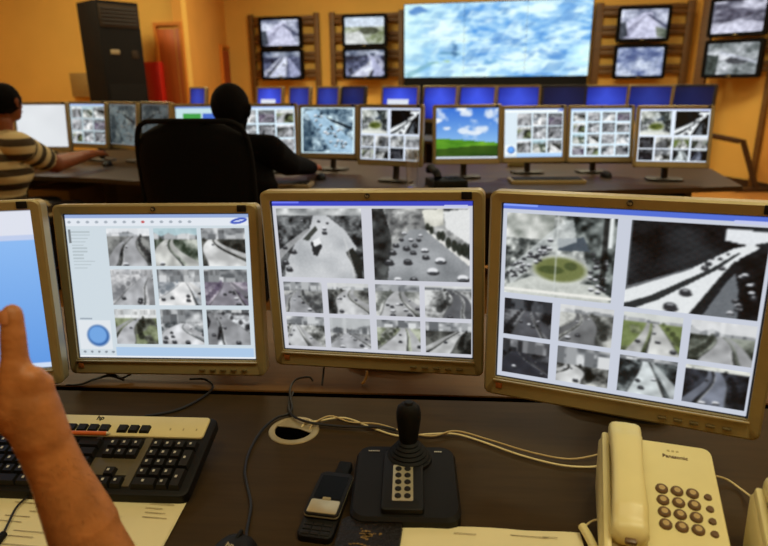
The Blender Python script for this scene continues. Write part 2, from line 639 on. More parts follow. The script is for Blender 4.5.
def view_avenue(h, w):                 # wide grey avenue with a white van
    rng = np.random.default_rng(3)
    X, Y = grid(h, w)
    img = tint(np.clip(noise(h, w, rng, 12, 3) * 1.3 - 0.2, 0, 1), (18, 20, 22), (140, 144, 146))
    img[Y < 0.1] = tint(noise(h, w, rng, 9, 2), (120, 124, 126), (225, 228, 228))[Y < 0.1]
    poly(img, [(0.44, 0.10), (0.60, 0.10), (0.80, 0.3), (0.93, 0.55), (0.86, 0.72), (0.9, 1.02), (0.04, 1.02), (0.06, 0.82), (0.2, 0.5), (0.38, 0.3)],
         tint(noise(h, w, rng, 4, 2), (172, 176, 180), (206, 209, 212)))
    poly(img, [(0, 0.6), (0.1, 0.5), (0.36, 0.28), (0.40, 0.30), (0.16, 0.55), (0, 0.75)], (176, 178, 180), 0.8)
    poly(img, [(0.30, 0.44), (0.46, 0.24), (0.48, 0.30), (0.36, 0.46)], (62, 66, 62))
    poly(img, [(0.80, 0.62), (0.88, 0.55), (0.99, 0.75), (0.98, 1.0), (0.92, 0.95)], (34, 36, 34))
    poly(img, [(0.78, 0.42), (0.80, 0.42), (0.92, 1.0), (0.88, 1.0)], (214, 216, 216), 0.5)
    poly(img, [(0.39, 0.48), (0.5, 0.43), (0.52, 0.54), (0.46, 0.68), (0.41, 0.66)], (40, 42, 44))
    poly(img, [(0.41, 0.46), (0.50, 0.41), (0.51, 0.50), (0.43, 0.55)], (238, 240, 242))
    for x, y, s, wt in [(0.56, 0.34, .035, 0), (0.56, 0.28, .03, 1), (0.17, 0.62, .045, 0), (0.07, 0.56, .035, 0), (0.06, 0.78, .05, 0), (0.10, 0.88, .05, 0), (0.02, 0.45, .03, 0), (0.5, 0.18, .02, 0), (0.6, 0.2, .02, 0), (0.3, 0.17, .02, 1)]:
        car(img, x, y, s, wt, rng)
    img += (rng.random((h, w, 1)) - 0.5) * 16
    return soften(img)


def view_boulevard(h, w):              # crowded road with a row of trees
    rng = np.random.default_rng(8)
    X, Y = grid(h, w)
    img = tint(noise(h, w, rng, 10, 3), (60, 62, 64), (214, 216, 214))
    poly(img, [(0, 0), (0.12, 0), (0.2, 0.4), (0.16, 1.02), (0, 1.02)], tint(noise(h, w, rng, 10, 2), (14, 15, 16), (90, 94, 94)))
    poly(img, [(0.52, 0.02), (0.74, 0.0), (0.74, 0.22), (0.56, 0.26)], tint(noise(h, w, rng, 9, 1), (150, 150, 140), (226, 226, 216)))
    poly(img, [(0.74, 0.04), (1.02, 0.0), (1.02, 0.5), (0.76, 0.26)], (224, 226, 226))
    poly(img, [(0.40, 0.28), (0.56, 0.28), (1.02, 0.80), (1.02, 1.02), (0.14, 1.02), (0.18, 0.6)], tint(noise(h, w, rng, 4, 2), (120, 124, 128), (166, 170, 174)))
    poly(img, [(0.56, 0.30), (0.58, 0.28), (1.02, 0.72), (1.02, 0.80)], (226, 226, 222))
    for k in range(9):
        t = k / 8
        ell(img, 0.57 + 0.44 * t + rng.normal() * .01, 0.27 + 0.33 * t + rng.normal() * .02, 0.022 + 0.014 * t, 0.05 + 0.05 * t, (24, 30, 24), 0.85)
    for x, y, s, wt in [(.35, .54, .045, 0), (.44, .5, .035, 0), (.42, .6, .04, 0), (.54, .56, .045, 1), (.55, .66, .045, 0), (.36, .73, .055, 0), (.70, .70, .065, 1), (.62, .85, .07, 1), (.25, .98, .05, 1), (.42, .98, .05, 0), (.93, .94, .07, 1), (.30, .42, .03, 0), (.4, .42, .03, 1), (.48, .42, .03, 0), (.16, .74, .06, 0), (.2, .6, .05, 0), (.24, .5, .04, 0), (.33, .33, .03, 1), (.5, .36, .025, 1)]:
        car(img, x, y, s, wt, rng)
    img += (rng.random((h, w, 1)) - 0.5) * 16
    return soften(img)


def view_roundabout(h, w):             # green island at a junction
    rng = np.random.default_rng(12)
    X, Y = grid(h, w)
    img = tint(noise(h, w, rng, 14, 3), (34, 40, 40), (226, 230, 226))
    m = Y < 0.3
    img[m & (X < 0.45)] = tint(noise(h, w, rng, 9, 2), (130, 136, 130), (230, 232, 228))[m & (X < 0.45)]
    poly(img, [(0.5, 0.0), (1.02, 0), (1.02, 1.0), (0.86, 0.95), (0.72, 0.4)], tint(noise(h, w, rng, 14, 2), (14, 20, 20), (150, 158, 156)))
    poly(img, [(0.48, 0.28), (0.72, 0.24), (0.78, 0.40), (0.50, 0.42)], (72, 82, 92))
    poly(img, [(0.54, 0.05), (0.62, 0.05), (0.66, 0.3), (0.4, 0.45), (0.06, 0.9), (0.02, 0.7)], (214, 220, 220), 0.65)
    poly(img, [(0.02, 0.90), (0.25, 0.76), (0.84, 0.80), (0.98, 0.92), (0.98, 1.02), (0.02, 1.02)], (206, 210, 204), 0.85)
    ell(img, 0.52, 0.66, 0.27, 0.19, (206, 210, 204))
    ell(img, 0.52, 0.65, 0.24, 0.15, (112, 120, 72))
    ell(img, 0.44, 0.66, 0.12, 0.05, (64, 76, 42), 0.8)
    ell(img, 0.62, 0.60, 0.06, 0.05, (58, 70, 40), 0.7)
    for k in range(60):
        t, u = rng.random(), rng.random()
        if rng.random() < 0.6:
            x, y = 0.02 + 0.42 * t, 0.35 + 0.42 * (1 - t) + 0.2 * (u - 0.5)
        else:
            x, y = 0.80 + 0.16 * u, 0.35 + 0.55 * t
        car(img, x, y, 0.02 + 0.012 * t, rng.random() < 0.5, rng)
    img[:, int(.485 * w):int(.492 * w)] = (200, 206, 204)
    img[:int(.8 * h), int(.89 * w):int(.935 * w)] *= 0.35
    put(img, .93, 0, .97, .35, (226, 232, 232))
    put(img, 0.0, 0.93, 1.0, 0.96, (236, 236, 230))
    img += (rng.random((h, w, 1)) - 0.5) * 16
    return soften(img)


def view_flyover(h, w):                # pale elevated road between dark buildings
    rng = np.random.default_rng(21)
    X, Y = grid(h, w)
    img = tint(np.clip(noise(h, w, rng, 5, 2) * 0.8 + (np.sin(X * 60) * np.sin(Y * 80)) * 0.12, 0, 1), (4, 5, 8), (46, 50, 54))
    poly(img, [(0.70, 0.03), (1.02, 0.05), (1.02, 0.14), (0.86, 0.2), (0.70, 0.16)], (226, 230, 234))
    poly(img, [(0.0, 0.80), (0.45, 0.52), (0.76, 0.24), (0.9, 0.18), (0.94, 0.22), (0.82, 0.34), (0.70, 0.55), (0.50, 1.02), (0.0, 1.02)], (226, 230, 232))
    poly(img, [(0.0, 0.96), (0.20, 0.84), (0.62, 0.48), (0.80, 0.28), (0.81, 0.29), (0.64, 0.51), (0.26, 0.88), (0.06, 1.02), (0.0, 1.02)], (40, 44, 46))
    poly(img, [(0.0, 0.76), (0.5, 0.47), (0.5, 0.49), (0.0, 0.80)], (120, 124, 128), 0.8)
    poly(img, [(0.50, 1.02), (0.70, 0.55), (0.78, 0.38), (0.80, 0.38), (0.73, 0.56), (0.56, 1.02)], (24, 26, 28))
    poly(img, [(0.60, 1.02), (0.75, 0.6), (0.8, 0.5), (0.84, 0.7), (0.86, 1.02)], (118, 124, 130), 0.85)
    for k in range(14):
        car(img, 0.80 + 0.16 * rng.random(), 0.5 + 0.5 * rng.random(), 0.03, rng.random() < 0.5, rng)
    for x, y, s, wt in [(.46, .76, .055, 0), (.36, .94, .065, 0), (.6, .42, .03, 0), (.58, .47, .035, 0), (.70, .46, .03, 0), (.68, .36, .02, 0), (.62, .36, .02, 0), (.73, .3, .015, 0)]:
        car(img, x, y, s, wt, rng)
    put(img, 0.0, 0, 0.012, 0.75, (120, 126, 132))
    img += (rng.random((h, w, 1)) - 0.5) * 16
    return soften(img)


def thumbs_grid(img, x0, y0, x1, y1, nx, ny, first, gap=0.02):
    w, h = (x1 - x0 - gap * (nx - 1)) / nx, (y1 - y0 - gap * (ny - 1)) / ny
    for j in range(ny):
        for i in range(nx):
            put(img, x0 + i * (w + gap), y0 + j * (h + gap), x0 + i * (w + gap) + w, y0 + j * (h + gap) + h, small_view(first + j * nx + i))


def pic_blue_page(h, w):
    X, Y = grid(h, w)
    img = tint(Y, (150, 194, 246), (96, 152, 226))
    img[Y < 0.17] = (222, 226, 238)
    img[(Y > 0.155) & (Y < 0.185)] = (192, 206, 236)
    ell(img, 0.72, 0.10, 0.03, 0.01, (150, 150, 170), 0.6)
    ell(img, 0.55, 0.11, 0.05, 0.012, (110, 120, 150), 0.6)
    img[Y > 0.96] = (206, 222, 244)
    return img


def pic_nine(h, w, first=0, detail=True):
    img = np.zeros((h, w, 3)) + np.array((206, 218, 226))
    X, Y = grid(h, w)
    img[Y < 0.035] = (150, 172, 216)
    img[(Y >= 0.035) & (Y < 0.085)] = (226, 232, 240)
    rng = np.random.default_rng(5)
    if detail:
        for k in range(14):
            ell(img, 0.03 + 0.05 * k, 0.06, 0.010, 0.008, (150, 160, 172) if k != 8 else (190, 60, 60), 0.8)
        for k in range(12):
            put(img, 0.03, 0.12 + 0.022 * k, 0.09 + 0.06 * rng.random(), 0.128 + 0.022 * k, (182, 194, 200))
        put(img, 0.02, 0.11, 0.03, 0.20, (120, 126, 130))
        put(img, 0.03, 0.71, 0.10, 0.72, (160, 172, 184))
    put(img, 0.02, 0.73, 0.20, 0.93, (224, 230, 236))
    ell(img, 0.125, 0.835, 0.062, 0.075, (60, 104, 168))
    ell(img, 0.122, 0.83, 0.05, 0.06, (116, 166, 226))
    for k in range(5):
        ell(img, 0.04 + 0.04 * k, 0.95, 0.008, 0.008, (110, 120, 130), 0.8)
    for j in range(3):
        for i in range(3):
            x, y = 0.225 + i * 0.255, 0.105 + j * 0.27
            put(img, x, y, x + 0.235, y + 0.245, small_view(first + j * 3 + i))
    put(img, 0.22, 0.915, 0.98, 0.975, tint(np.full((1, 1), 0.5), (168, 196, 226), (178, 206, 236))[0, 0])
    ell(img, 0.94, 0.055, 0.045, 0.018, (56, 84, 190), 1.0, rot=-0.25)
    ell(img, 0.94, 0.055, 0.03, 0.006, (210, 220, 245), 0.9, rot=-0.25)
    put(img, 0.0, 0.975, 1.0, 1.0, (236, 240, 244))
    return img


def pic_ten(big_a, big_b, first, title=(62, 72, 196), back=(204, 206, 216)):
    def f(h, w):
        img = np.zeros((h, w, 3)) + np.array(back)
        put(img, 0, 0, 1, 0.038, title)
        put(img, 0.01, 0.012, 0.15, 0.02, tuple(min(255, c + 50) for c in title))
        put(img, 0.86, 0.03, 0.97, 0.048, (196, 202, 236))
        put(img, 0.025, 0.055, 0.462, 0.495, big_a)
        put(img, 0.512, 0.055, 0.978, 0.50, big_b)
        for j, (y0, y1) in enumerate(((0.525, 0.735), (0.76, 0.965))):
            for i, (x0, x1) in enumerate(((0.03, 0.235), (0.265, 0.48), (0.515, 0.735), (0.762, 0.985))):
                put(img, x0, y0, x1, y1, dim_view(first + j * 4 + i))
        return img
    return f


def dim_view(i):
    P = [dict(vp=(0.4, 0.3), base=(0.0, 0.9), side=((50, 52, 54), (190, 192, 190)), road=(150, 152, 156), cars=7),
         dict(vp=(0.5, 0.22), base=(0.1, 1.1), side=((24, 26, 26), (150, 152, 148)), road=(196, 198, 200), cars=5, sky=(214, 216, 216)),
         dict(vp=(0.5, 0.2), base=(0.0, 1.0), side=((80, 84, 80), (210, 212, 210)), road=(184, 186, 188), cars=12),
         dict(vp=(0.5, 0.12), base=(0.35, 0.85), side=((24, 26, 26), (216, 218, 218)), road=(92, 94, 98), cars=2, sky=(224, 226, 226)),
         dict(vp=(0.2, 0.3), base=(-0.2, 0.6), side=((30, 32, 30), (222, 224, 222)), road=(196, 198, 200), cars=4),
         dict(vp=(0.4, 0.5), base=(-0.3, 1.2), side=((60, 62, 64), (196, 198, 198)), road=(168, 170, 174), cars=10, sky=(190, 194, 196)),
         dict(vp=(0.6, 0.25), base=(-0.1, 0.75), side=((40, 44, 36), (226, 228, 224)), road=(200, 202, 204), cars=3, green=0.3),
         dict(vp=(0.8, 0.3), base=(0.0, 0.6), side=((14, 15, 14), (110, 112, 108)), road=(206, 208, 208), cars=2),
         dict(vp=(0.5, 0.3), base=(0.1, 0.9), side=((16, 17, 20), (130, 132, 136)), road=(84, 86, 92), cars=4, far=((20, 22, 26), (90, 94, 100))),
         dict(vp=(0.45, 0.2), base=(-0.1, 0.8), side=((40, 42, 40), (200, 202, 198)), road=(112, 114, 116), cars=6, sky=(218, 220, 220)),
         dict(vp=(0.55, 0.22), base=(0.4, 1.1), side=((50, 58, 36), (180, 188, 150)), road=(206, 208, 206), cars=5, green=0.7, sky=(216, 220, 216)),
         dict(vp=(0.45, 0.35), base=(0.1, 0.8), side=((30, 34, 28), (150, 156, 146)), road=(170, 172, 174), cars=0, sky=(226, 228, 230)),
         dict(vp=(0.3, 0.35), base=(-0.3, 1.3), side=((10, 11, 14), (90, 92, 98)), road=(48, 50, 58), cars=4, far=((30, 32, 36), (150, 152, 156))),
         dict(vp=(0.3, 0.5), base=(-0.5, 0.6), side=((10, 11, 10), (216, 218, 214)), road=(206, 208, 208), cars=3),
         dict(vp=(0.45, 0.1), base=(0.1, 0.9), side=((14, 18, 20), (160, 170, 172)), road=(206, 214, 216), cars=4),
         dict(vp=(0.5, 0.1), base=(0.2, 0.75), side=((6, 7, 10), (60, 64, 74)), road=(120, 126, 140), cars=3, far=((150, 154, 150), (236, 238, 230)))]
    p = dict(P[i % len(P)])
    return lambda h, w: road_view(h, w, 300 + i * 11, **p)


def pic_grid(nx, ny, first, back=(206, 222, 236)):
    def f(h, w):
        img = np.zeros((h, w, 3)) + np.array(back)
        put(img, 0, 0, 1, 0.05, (170, 190, 226))
        thumbs_grid(img, 0.05, 0.08, 0.97, 0.94, nx, ny, first, gap=0.035)
        return img
    return f


def pic_plain(col):
    def f(h, w):
        rng = np.random.default_rng(2)
        return np.zeros((h, w, 3)) + np.array(col) + (noise(h, w, rng, 3, 1)[..., None] - 0.5) * 8
    return f


def pic_boxes(h, w):
    img = np.zeros((h, w, 3)) + np.array((196, 226, 232))
    put(img, 0, 0, 1, 0.05, (130, 160, 220))
    put(img, 0.14, 0.15, 0.46, 0.33, (66, 160, 72))
    put(img, 0.48, 0.15, 0.78, 0.33, (70, 110, 206))
    return img


def pic_aerial(h, w):
    rng = np.random.default_rng(31)
    img = tint(noise(h, w, rng, 9, 3), (40, 60, 78), (214, 232, 240))
    poly(img, [(0.1, 0.1), (0.3, 0.05), (1.0, 0.75), (1.0, 1.0), (0.6, 1.0)], (168, 196, 216), 0.75)
    poly(img, [(0.45, 0.2), (0.55, 0.3), (0.95, 0.5), (0.95, 0.42)], (30, 40, 48), 0.8)
    poly(img, [(0, 0.2), (0.18, 0.3), (0.25, 1.0), (0, 1.0)], (40, 56, 70), 0.5)
    for k in range(30):
        t = rng.random()
        car(img, 0.25 + 0.6 * t + rng.normal() * 0.05, 0.2 + 0.6 * t + rng.normal() * .1, 0.03, rng.random() < 0.6, rng)
    b = np.zeros((h, w, 3)) + np.array((206, 226, 244))
    hh, ww = int(h * .05), int(w * .05)
    b[hh:h - hh, ww:w - ww] = img[hh:h - hh, ww:w - ww]
    return b


def pic_meadow(h, w):                  # plain desktop: blue sky with clouds above a grassy slope
    rng = np.random.default_rng(40)
    X, Y = grid(h, w)
    img = tint(np.clip(Y / 0.7, 0, 1), (52, 112, 214), (140, 190, 240))
    n = noise(h, w, rng, 4, 3)
    cl = np.clip((n - 0.55) * 4, 0, 1)[..., None] * np.clip((0.68 - Y) * 3, 0, 1)[..., None]
    img = img * (1 - cl) + np.array((240, 246, 252)) * cl
    n2 = noise(h, w, rng, 6, 3)
    for x, y, rx, ry in [(.44, .45, .09, .06), (.74, .42, .13, .08), (.86, .12, .14, .12), (.50, .12, .10, .07), (.17, .40, .07, .04), (.62, .49, .14, .04)]:
        d = ((X - x) / rx) ** 2 + ((Y - y) / ry) ** 2
        cl = np.clip(1.1 - d - (n2 - 0.4) * 1.6, 0, 0.85)[..., None]
        img = img * (1 - cl) + np.array((238, 244, 250)) * cl
    hill = 0.60 + 0.10 * np.clip(X - 0.15, 0, 1) ** 1.2
    g_ = tint(noise(h, w, rng, 4, 2), (42, 108, 18), (118, 178, 48))
    m = Y > hill
    img[m] = g_[m]
    m2 = (Y > hill + 0.10 * np.sin(3 * X + 0.5) ** 2) & (Y < hill + 0.24)
    img[m2] = img[m2] * 0.7 + np.array((132, 190, 60)) * 0.3
    m3 = (Y > 0.74) & (Y > 0.70 + 0.1 * (1 - X))
    img[m3] = img[m3] * 0.55
    put(img, 0, 0.955, 1, 1, (214, 224, 236))
    return img


def pic_login(h, w, box=True, dim=1.0):
    X, Y = grid(h, w)
    img = tint(np.clip(1.2 - np.abs(X - 0.5) * 1.3 - np.abs(Y - 0.4), 0, 1), (22, 30, 130), (62, 86, 232)) * dim
    if box:
        put(img, 0.14, 0.36, 0.74, 0.60, (222, 228, 240))
        put(img, 0.14, 0.60, 0.74, 0.70, (150, 166, 220))
    return img


def pic_tv(kind):
    def f(h, w):
        rng = np.random.default_rng(60 + kind)
        X, Y = grid(h, w)
        lo, hi = ((36, 44, 74), (228, 234, 252))
        if kind in (0, 4):
            img = tint(noise(h, w, rng, 5, 2), (96, 104, 130), hi)
            poly(img, [(0.0, 0.5), (0.5, 0.12), (0.66, 0.12), (0.95, 1.02), (0, 1.02)], (212, 214, 240), 0.8)
            poly(img, [(0.0, 0.85), (0.5, 0.22), (0.53, 0.22), (0.18, 1.02), (0.0, 1.02)], (128, 130, 156), 0.6)
            poly(img, [(0.55, 0.2), (0.62, 0.18), (1.02, 0.6), (1.02, 0.72)], (52, 58, 84), 0.8)
            poly(img, [(0, 0.45), (0.12, 0.4), (0.18, 0.9), (0, 1.02)], (30, 40, 50), 0.8)
            if kind == 4:
                poly(img, [(0.75, 0.6), (1.02, 0.7), (1.02, 1.0), (0.8, 0.95)], (60, 74, 40), 0.6)
        elif kind in (1, 3):
            img = road_view(h, w, 70 + kind, vp=(0.62, 0.2), base=(0.05, 0.65), road=(206, 212, 246), side=((20, 28, 48), (132, 140, 176)), far=((70, 84, 110), (200, 208, 226)), cars=3)
            poly(img, [(0.66, 0.25), (0.72, 0.25), (1.02, 0.9), (0.8, 1.02), (0.72, 1.02)], (176, 182, 216), 0.8)
        elif kind == 2:
            img = tint(noise(h, w, rng, 7, 3), (96, 110, 70), (206, 212, 206))
            img[Y < 0.35] = (206, 220, 236)
            poly(img, [(0, 0.6), (0.4, 0.5), (0.6, 1.02), (0, 1.02)], (216, 220, 222), 0.9)
            ell(img, 0.62, 0.5, 0.25, 0.14, (48, 54, 40), 0.8)
        elif kind == 5:
            img = tint(noise(h, w, rng, 4, 3), (74, 92, 140), (226, 236, 252))
        elif kind == 6:
            img = tint(noise(h, w, rng, 5, 2), (52, 54, 72), (226, 228, 246))
            poly(img, [(0, 0.75), (0.5, 0.6), (1.02, 0.7), (1.02, 1.02), (0, 1.02)], (206, 208, 228), 0.75)
            ell(img, 0.45, 0.4, 0.35, 0.16, (60, 60, 80), 0.7)
        else:
            img = tint(noise(h, w, rng, 5, 3), (80, 90, 92), (232, 236, 244))
            poly(img, [(0, 0.35), (0.24, 0.4), (0.22, 1.02), (0, 1.02)], (36, 48, 46), 0.85)
            ell(img, 0.6, 0.55, 0.22, 0.12, (40, 44, 52), 0.85)
            poly(img, [(0.25, 0.25), (1.02, 0.6), (1.02, 0.68), (0.25, 0.34)], (200, 206, 220), 0.8)
        return soften(img + (noise(h, w, rng, 24, 1)[..., None] - 0.5) * 40, 2)
    return f


def pic_city(h, w):                    # large washed-out picture over the panels of the video wall
    rng = np.random.default_rng(77)
    X, Y = grid(h, w)
    n = np.clip(noise(h, w, rng, 8, 5) * 1.3 - 0.12, 0, 1)
    n2 = noise(h, w, rng, 24, 2)
    img = tint(np.clip(0.95 * n + 0.5 * n2 - 0.12, 0, 1), (80, 148, 222), (240, 253, 255))
    for k in range(170):                # roofs and streets of the city plan
        x, y, a, b = rng.random(), rng.random(), rng.uniform(.008, .045), rng.uniform(.01, .06)
        mk = (np.abs(X - x + 0.3 * (Y - y)) < a) & (np.abs(Y - y) < b)
        img[mk] = img[mk] * 0.6 + 0.4 * np.array((244, 252, 255) if rng.random() < 0.6 else (64, 120, 190))
    img = soften(img, 2)
    m = np.clip(1.15 - X * 2.9, 0, 1)[..., None]
    img = img * (1 - 0.55 * m) + np.array((228, 250, 246)) * 0.55 * m
    for x, y, rx, ry, c, a in [(.07, .09, .05, .07, (70, 120, 190), .8), (.2, .36, .10, .16, (250, 254, 255), .9), (.26, .68, .08, .03, (70, 120, 150), .5), (.28, .64, .02, .09, (40, 84, 130), .6),
                               (.17, .80, .05, .02, (120, 150, 70), .5), (.24, .78, .03, .02, (190, 200, 80), .5), (.55, .5, .12, .10, (90, 140, 206), .45),
                               (.46, .24, .06, .05, (120, 160, 216), .5), (.62, .72, .12, .05, (246, 252, 255), .9), (.80, .68, .09, .09, (86, 140, 210), .5),
                               (.86, .25, .14, .2, (110, 166, 226), .45), (.95, .76, .08, .16, (222, 252, 255), .8), (.5, .8, .07, .04, (90, 150, 200), .5)]:
        d = ((X - x) / rx) ** 2 + ((Y - y) / ry) ** 2
        k = np.clip(1.3 - d - (n2 - 0.3) * 1.5, 0, 1)[..., None] * a
        img = img * (1 - k) + np.array(c) * k
    poly(img, [(0.0, 0.95), (0.16, 0.78), (0.18, 0.80), (0.03, 1.0)], (110, 160, 170), 0.5)
    return np.clip(img * np.array((0.96, 1.03, 1.04)), 0, 255)


def screen_mesh(w, h, pic, nx, M=None, edge=True):
    """Flat screen of w x h metres facing -y, its picture stored per vertex."""
    ny = max(2, int(round(nx * h / w)))
    if callable(pic):
        img = np.clip(pic(ny, nx), 0, 255)
        if edge:
            k = max(1, nx // 110)
            for sl in (np.s_[:k], np.s_[-k:], np.s_[:, :k], np.s_[:, -k:]):
                img[sl] = (26, 27, 34)
    else:
        img = pic
        ny, nx = img.shape[:2]
    xs = np.linspace(-w / 2, w / 2, nx)
    zs = np.linspace(h / 2, -h / 2, ny)
    X, Z = np.meshgrid(xs, zs)
    co = np.stack([X, np.zeros_like(X), Z], -1).reshape(-1, 3)
    i = np.arange(nx * ny).reshape(ny, nx)
    q = np.stack([i[1:, :-1], i[1:, 1:], i[:-1, 1:], i[:-1, :-1]], -1).reshape(-1, 4)
    me = bpy.data.meshes.new('screen')
    me.from_pydata(co.tolist(), [], q.tolist())
    a = me.color_attributes.new('picture', 'FLOAT_COLOR', 'POINT')
    c = img.reshape(-1, 3) / 255.0
    c = np.where(c <= 0.04045, c / 12.92, ((c + 0.055) / 1.055) ** 2.4)
    a.data.foreach_set('color', np.concatenate([c, np.ones((len(c), 1))], 1).astype(np.float32).ravel())
    if M is not None:
        me.transform(M)
    return me


# ------------------------------------------------------------------ the room
def wall(name, p0, p1, z0=0.0, z1=3.4, mt='orange_wall', thick=0.12, openings=(), label=None):
    """Upright slab whose visible face runs from p0 to p1 (left to right as seen from the room)."""
    p0, p1 = Vector((*p0, 0)), Vector((*p1, 0))
    u = (p1 - p0).normalized()
    n = Vector((-u.y, u.x, 0))           # away from the room
    m = MB()
    a, b, c, d = p0, p1, p1 + n * thick, p0 + n * thick
    m.prism([(v.x, v.y) for v in (a, b, c, d)], z0, z1)
    return structure(m.build(name, mt, smooth=False), label)


UB = Vector((0.978, -0.209, 0)).normalized()     # along the far wall
NB = Vector((-UB.y, UB.x, 0))                    # away from the room
PB = Vector((-1.50, 10.24, 0))
UR = Vector((0.643, -0.766, 0)).normalized()     # along the angled wall at the right
NR = Vector((-UR.y, UR.x, 0))
PR = Vector((4.56, 8.16, 0))
KB0 = (-2.51, 10.455)
KB1 = (4.42, 8.975)
KR1 = (4.80, 7.85)

structure(MB().box((-0.4, 4.3, -0.06), (13.6, 14.4, 0.12)).build('floor', 'floor_wood', smooth=False))
structure(MB().box((-0.4, 4.3, 3.46), (13.6, 14.4, 0.12)).build('ceiling', 'ceiling_white', smooth=False))
wall('wall_back', KB0, KB1)
wall('wall_right_angled', KB1, KR1)
wall('wall_right', KR1, (5.6, 4.0), mt='orange_wall_shaded')
wall('wall_right_near', (5.6, 4.0), (5.8, -2.4), mt='orange_wall')
wall('wall_side', (-2.50, 8.20), (-2.51, 10.455), mt='orange_wall_shaded')
wall('wall_left', (-6.2, 8.99), (-2.50, 8.20))
wall('wall_left_near', (-6.2, -2.4), (-6.2, 8.99))
wall('wall_front', (5.8, -2.4), (-6.2, -2.4))


def baseboard(name, p0, p1):
    p0, p1 = Vector((*p0, 0)), Vector((*p1, 0))
    u = (p1 - p0).normalized()
    n = Vector((-u.y, u.x, 0))
    m = MB()
    q = [p0 - n * 0.001, p1 - n * 0.001, p1 - n * 0.018, p0 - n * 0.018]
    m.prism([(v.x, v.y) for v in q], 0.0, 0.10)
    return structure(m.build(name, 'baseboard_brown', smooth=False))


baseboard('baseboard_right_angled', KB1, KR1)
baseboard('baseboard_right', KR1, (5.6, 4.0))
baseboard('baseboard_back', KB0, KB1)
baseboard('baseboard_left', (-6.2, 8.99), (-2.50, 8.20))


def hit(px, py, P0, N):
    r = ray(px, py)
    o = Vector((0, 0, CZ))
    k = (P0 - o).dot(N) / r.dot(N)
    return o + r * k


# doors -------------------------------------------------------------------------------------
UL = (Vector((-2.5, 8.2, 0)) - Vector((-6.2, 8.99, 0))).normalized()
NL = Vector((-UL.y, UL.x, 0))
PL = Vector((-2.5, 8.2, 0))


def door(name, c, u, n, w, h, mt, label, handle_side=-1):
    t = bpy.data.objects.new(name, None)
    C.objects.link(t)
    structure(t, label)
    M = Matrix(((u.x, n.x, 0, c.x), (u.y, n.y, 0, c.y), (0, 0, 1, 0), (0, 0, 0, 1)))
    t.matrix_world = M
    MB().box((0, -0.012, h / 2), (w, 0.022, h), 0.003).build('door_panel', mt, t)
    f = MB()
    f.box((-w / 2 - 0.02, -0.02, h / 2 + 0.02), (0.04, 0.04, h + 0.04))
    f.box((w / 2 + 0.02, -0.02, h / 2 + 0.02), (0.04, 0.04, h + 0.04))
    f.box((0, -0.02, h + 0.06), (w + 0.08, 0.04, 0.04))
    f.build('door_frame', 'door_frame', t, smooth=False)
    hb = MB()
    hx = handle_side * (w / 2 - 0.07)
    hb.cyl((hx, -0.02, 1.03), (hx, -0.07, 1.03), 0.011)
    hb.cyl((hx, -0.065, 1.03), (hx - handle_side * 0.12, -0.065, 1.03), 0.009)
    hb.build('door_handle', 'chrome', t)
    return t


a, b = hit(161, 60, PL, NL), hit(183, 60, PL, NL)
top = hit(172, 29, PL, NL).z
door('door_1', (a + b) / 2, UL, NL, (b - a).length, top, 'door_wood', 'orange brown door at the left beside the red cabinet')
NS = Vector((-1, 0, 0))
a, b = hit(221, 60, Vector((-2.5, 9, 0)), NS), hit(231, 60, Vector((-2.5, 9, 0)), NS)
door('door_2', Vector((-2.505, (a.y + b.y) / 2, 0)), Vector((0, 1, 0)), Vector((-1, 0, 0)), abs(b.y - a.y), hit(226, 51, Vector((-2.5, 9, 0)), NS).z, 'deep_red',
     'dark red door in the side wall behind the man in black')

# tall black air conditioner -----------------------------------------------------------------
acc = wy(117, 80, 7.55)
ac = thing('air_conditioner', 'tall black floor-standing air conditioner with a louvred top against orange wall', 'air conditioner', (acc.x, 7.55, 0), R(50))
ACH = wy(118, 1, 7.4).z
MB().box((0, 0, ACH / 2), (0.50, 0.46, ACH), 0.012).build('body', 'cabinet_black', ac)
MB().box((0.0, -0.235, ACH - 0.16), (0.46, 0.012, 0.24), 0.004).build('outlet_frame', 'grille_brown', ac)
for k in range(5):
    MB().box((0, -0.246, ACH - 0.24 + k * 0.04), (0.42, 0.012, 0.012)).build('louvre', 'shell_dark', ac)
MB().box((0, -0.233, ACH * 0.33), (0.44, 0.008, ACH * 0.55), 0.004).build('front_panel', 'cabinet_black', ac)
MB().box((-0.10, -0.236, ACH * 0.76), (0.11, 0.006, 0.05), 0.004).build('control_panel', 'beige_case', ac)
MB().box((0.14, -0.235, ACH * 0.75), (0.08, 0.005, 0.09), 0.004).build('rating_plate', 'grille_brown', ac)

q0, q1 = hit(140, 62, PL - NL * 0.13, NL), hit(158, 62, PL - NL * 0.13, NL)
rc = thing('fire_hose_cabinet', 'red metal fire cabinet on the wall between air conditioner and door', 'cabinet', ((q0 + q1) / 2 + NL * 0.06).xy.to_3d(), math.atan2(UL.y, UL.x))
rw = (q1 - q0).length
MB().box((0, 0, 1.0), (rw, 0.12, q0.z * 2 - 2.0), 0.008).build('body', 'red_paint', rc)
MB().box((0, -0.064, 1.0), (rw - 0.05, 0.01, q0.z * 2 - 2.06), 0.004).build('door_leaf', 'red_paint', rc)
MB().box((rw * 0.12, -0.072, 1.0), (0.09, 0.008, 0.12), 0.003).build('pale_notice', 'beige_case', rc)
MB().cyl((rw * 0.36, -0.066, 1.05), (rw * 0.36, -0.09, 1.05), 0.012).build('latch', 'chrome', rc)

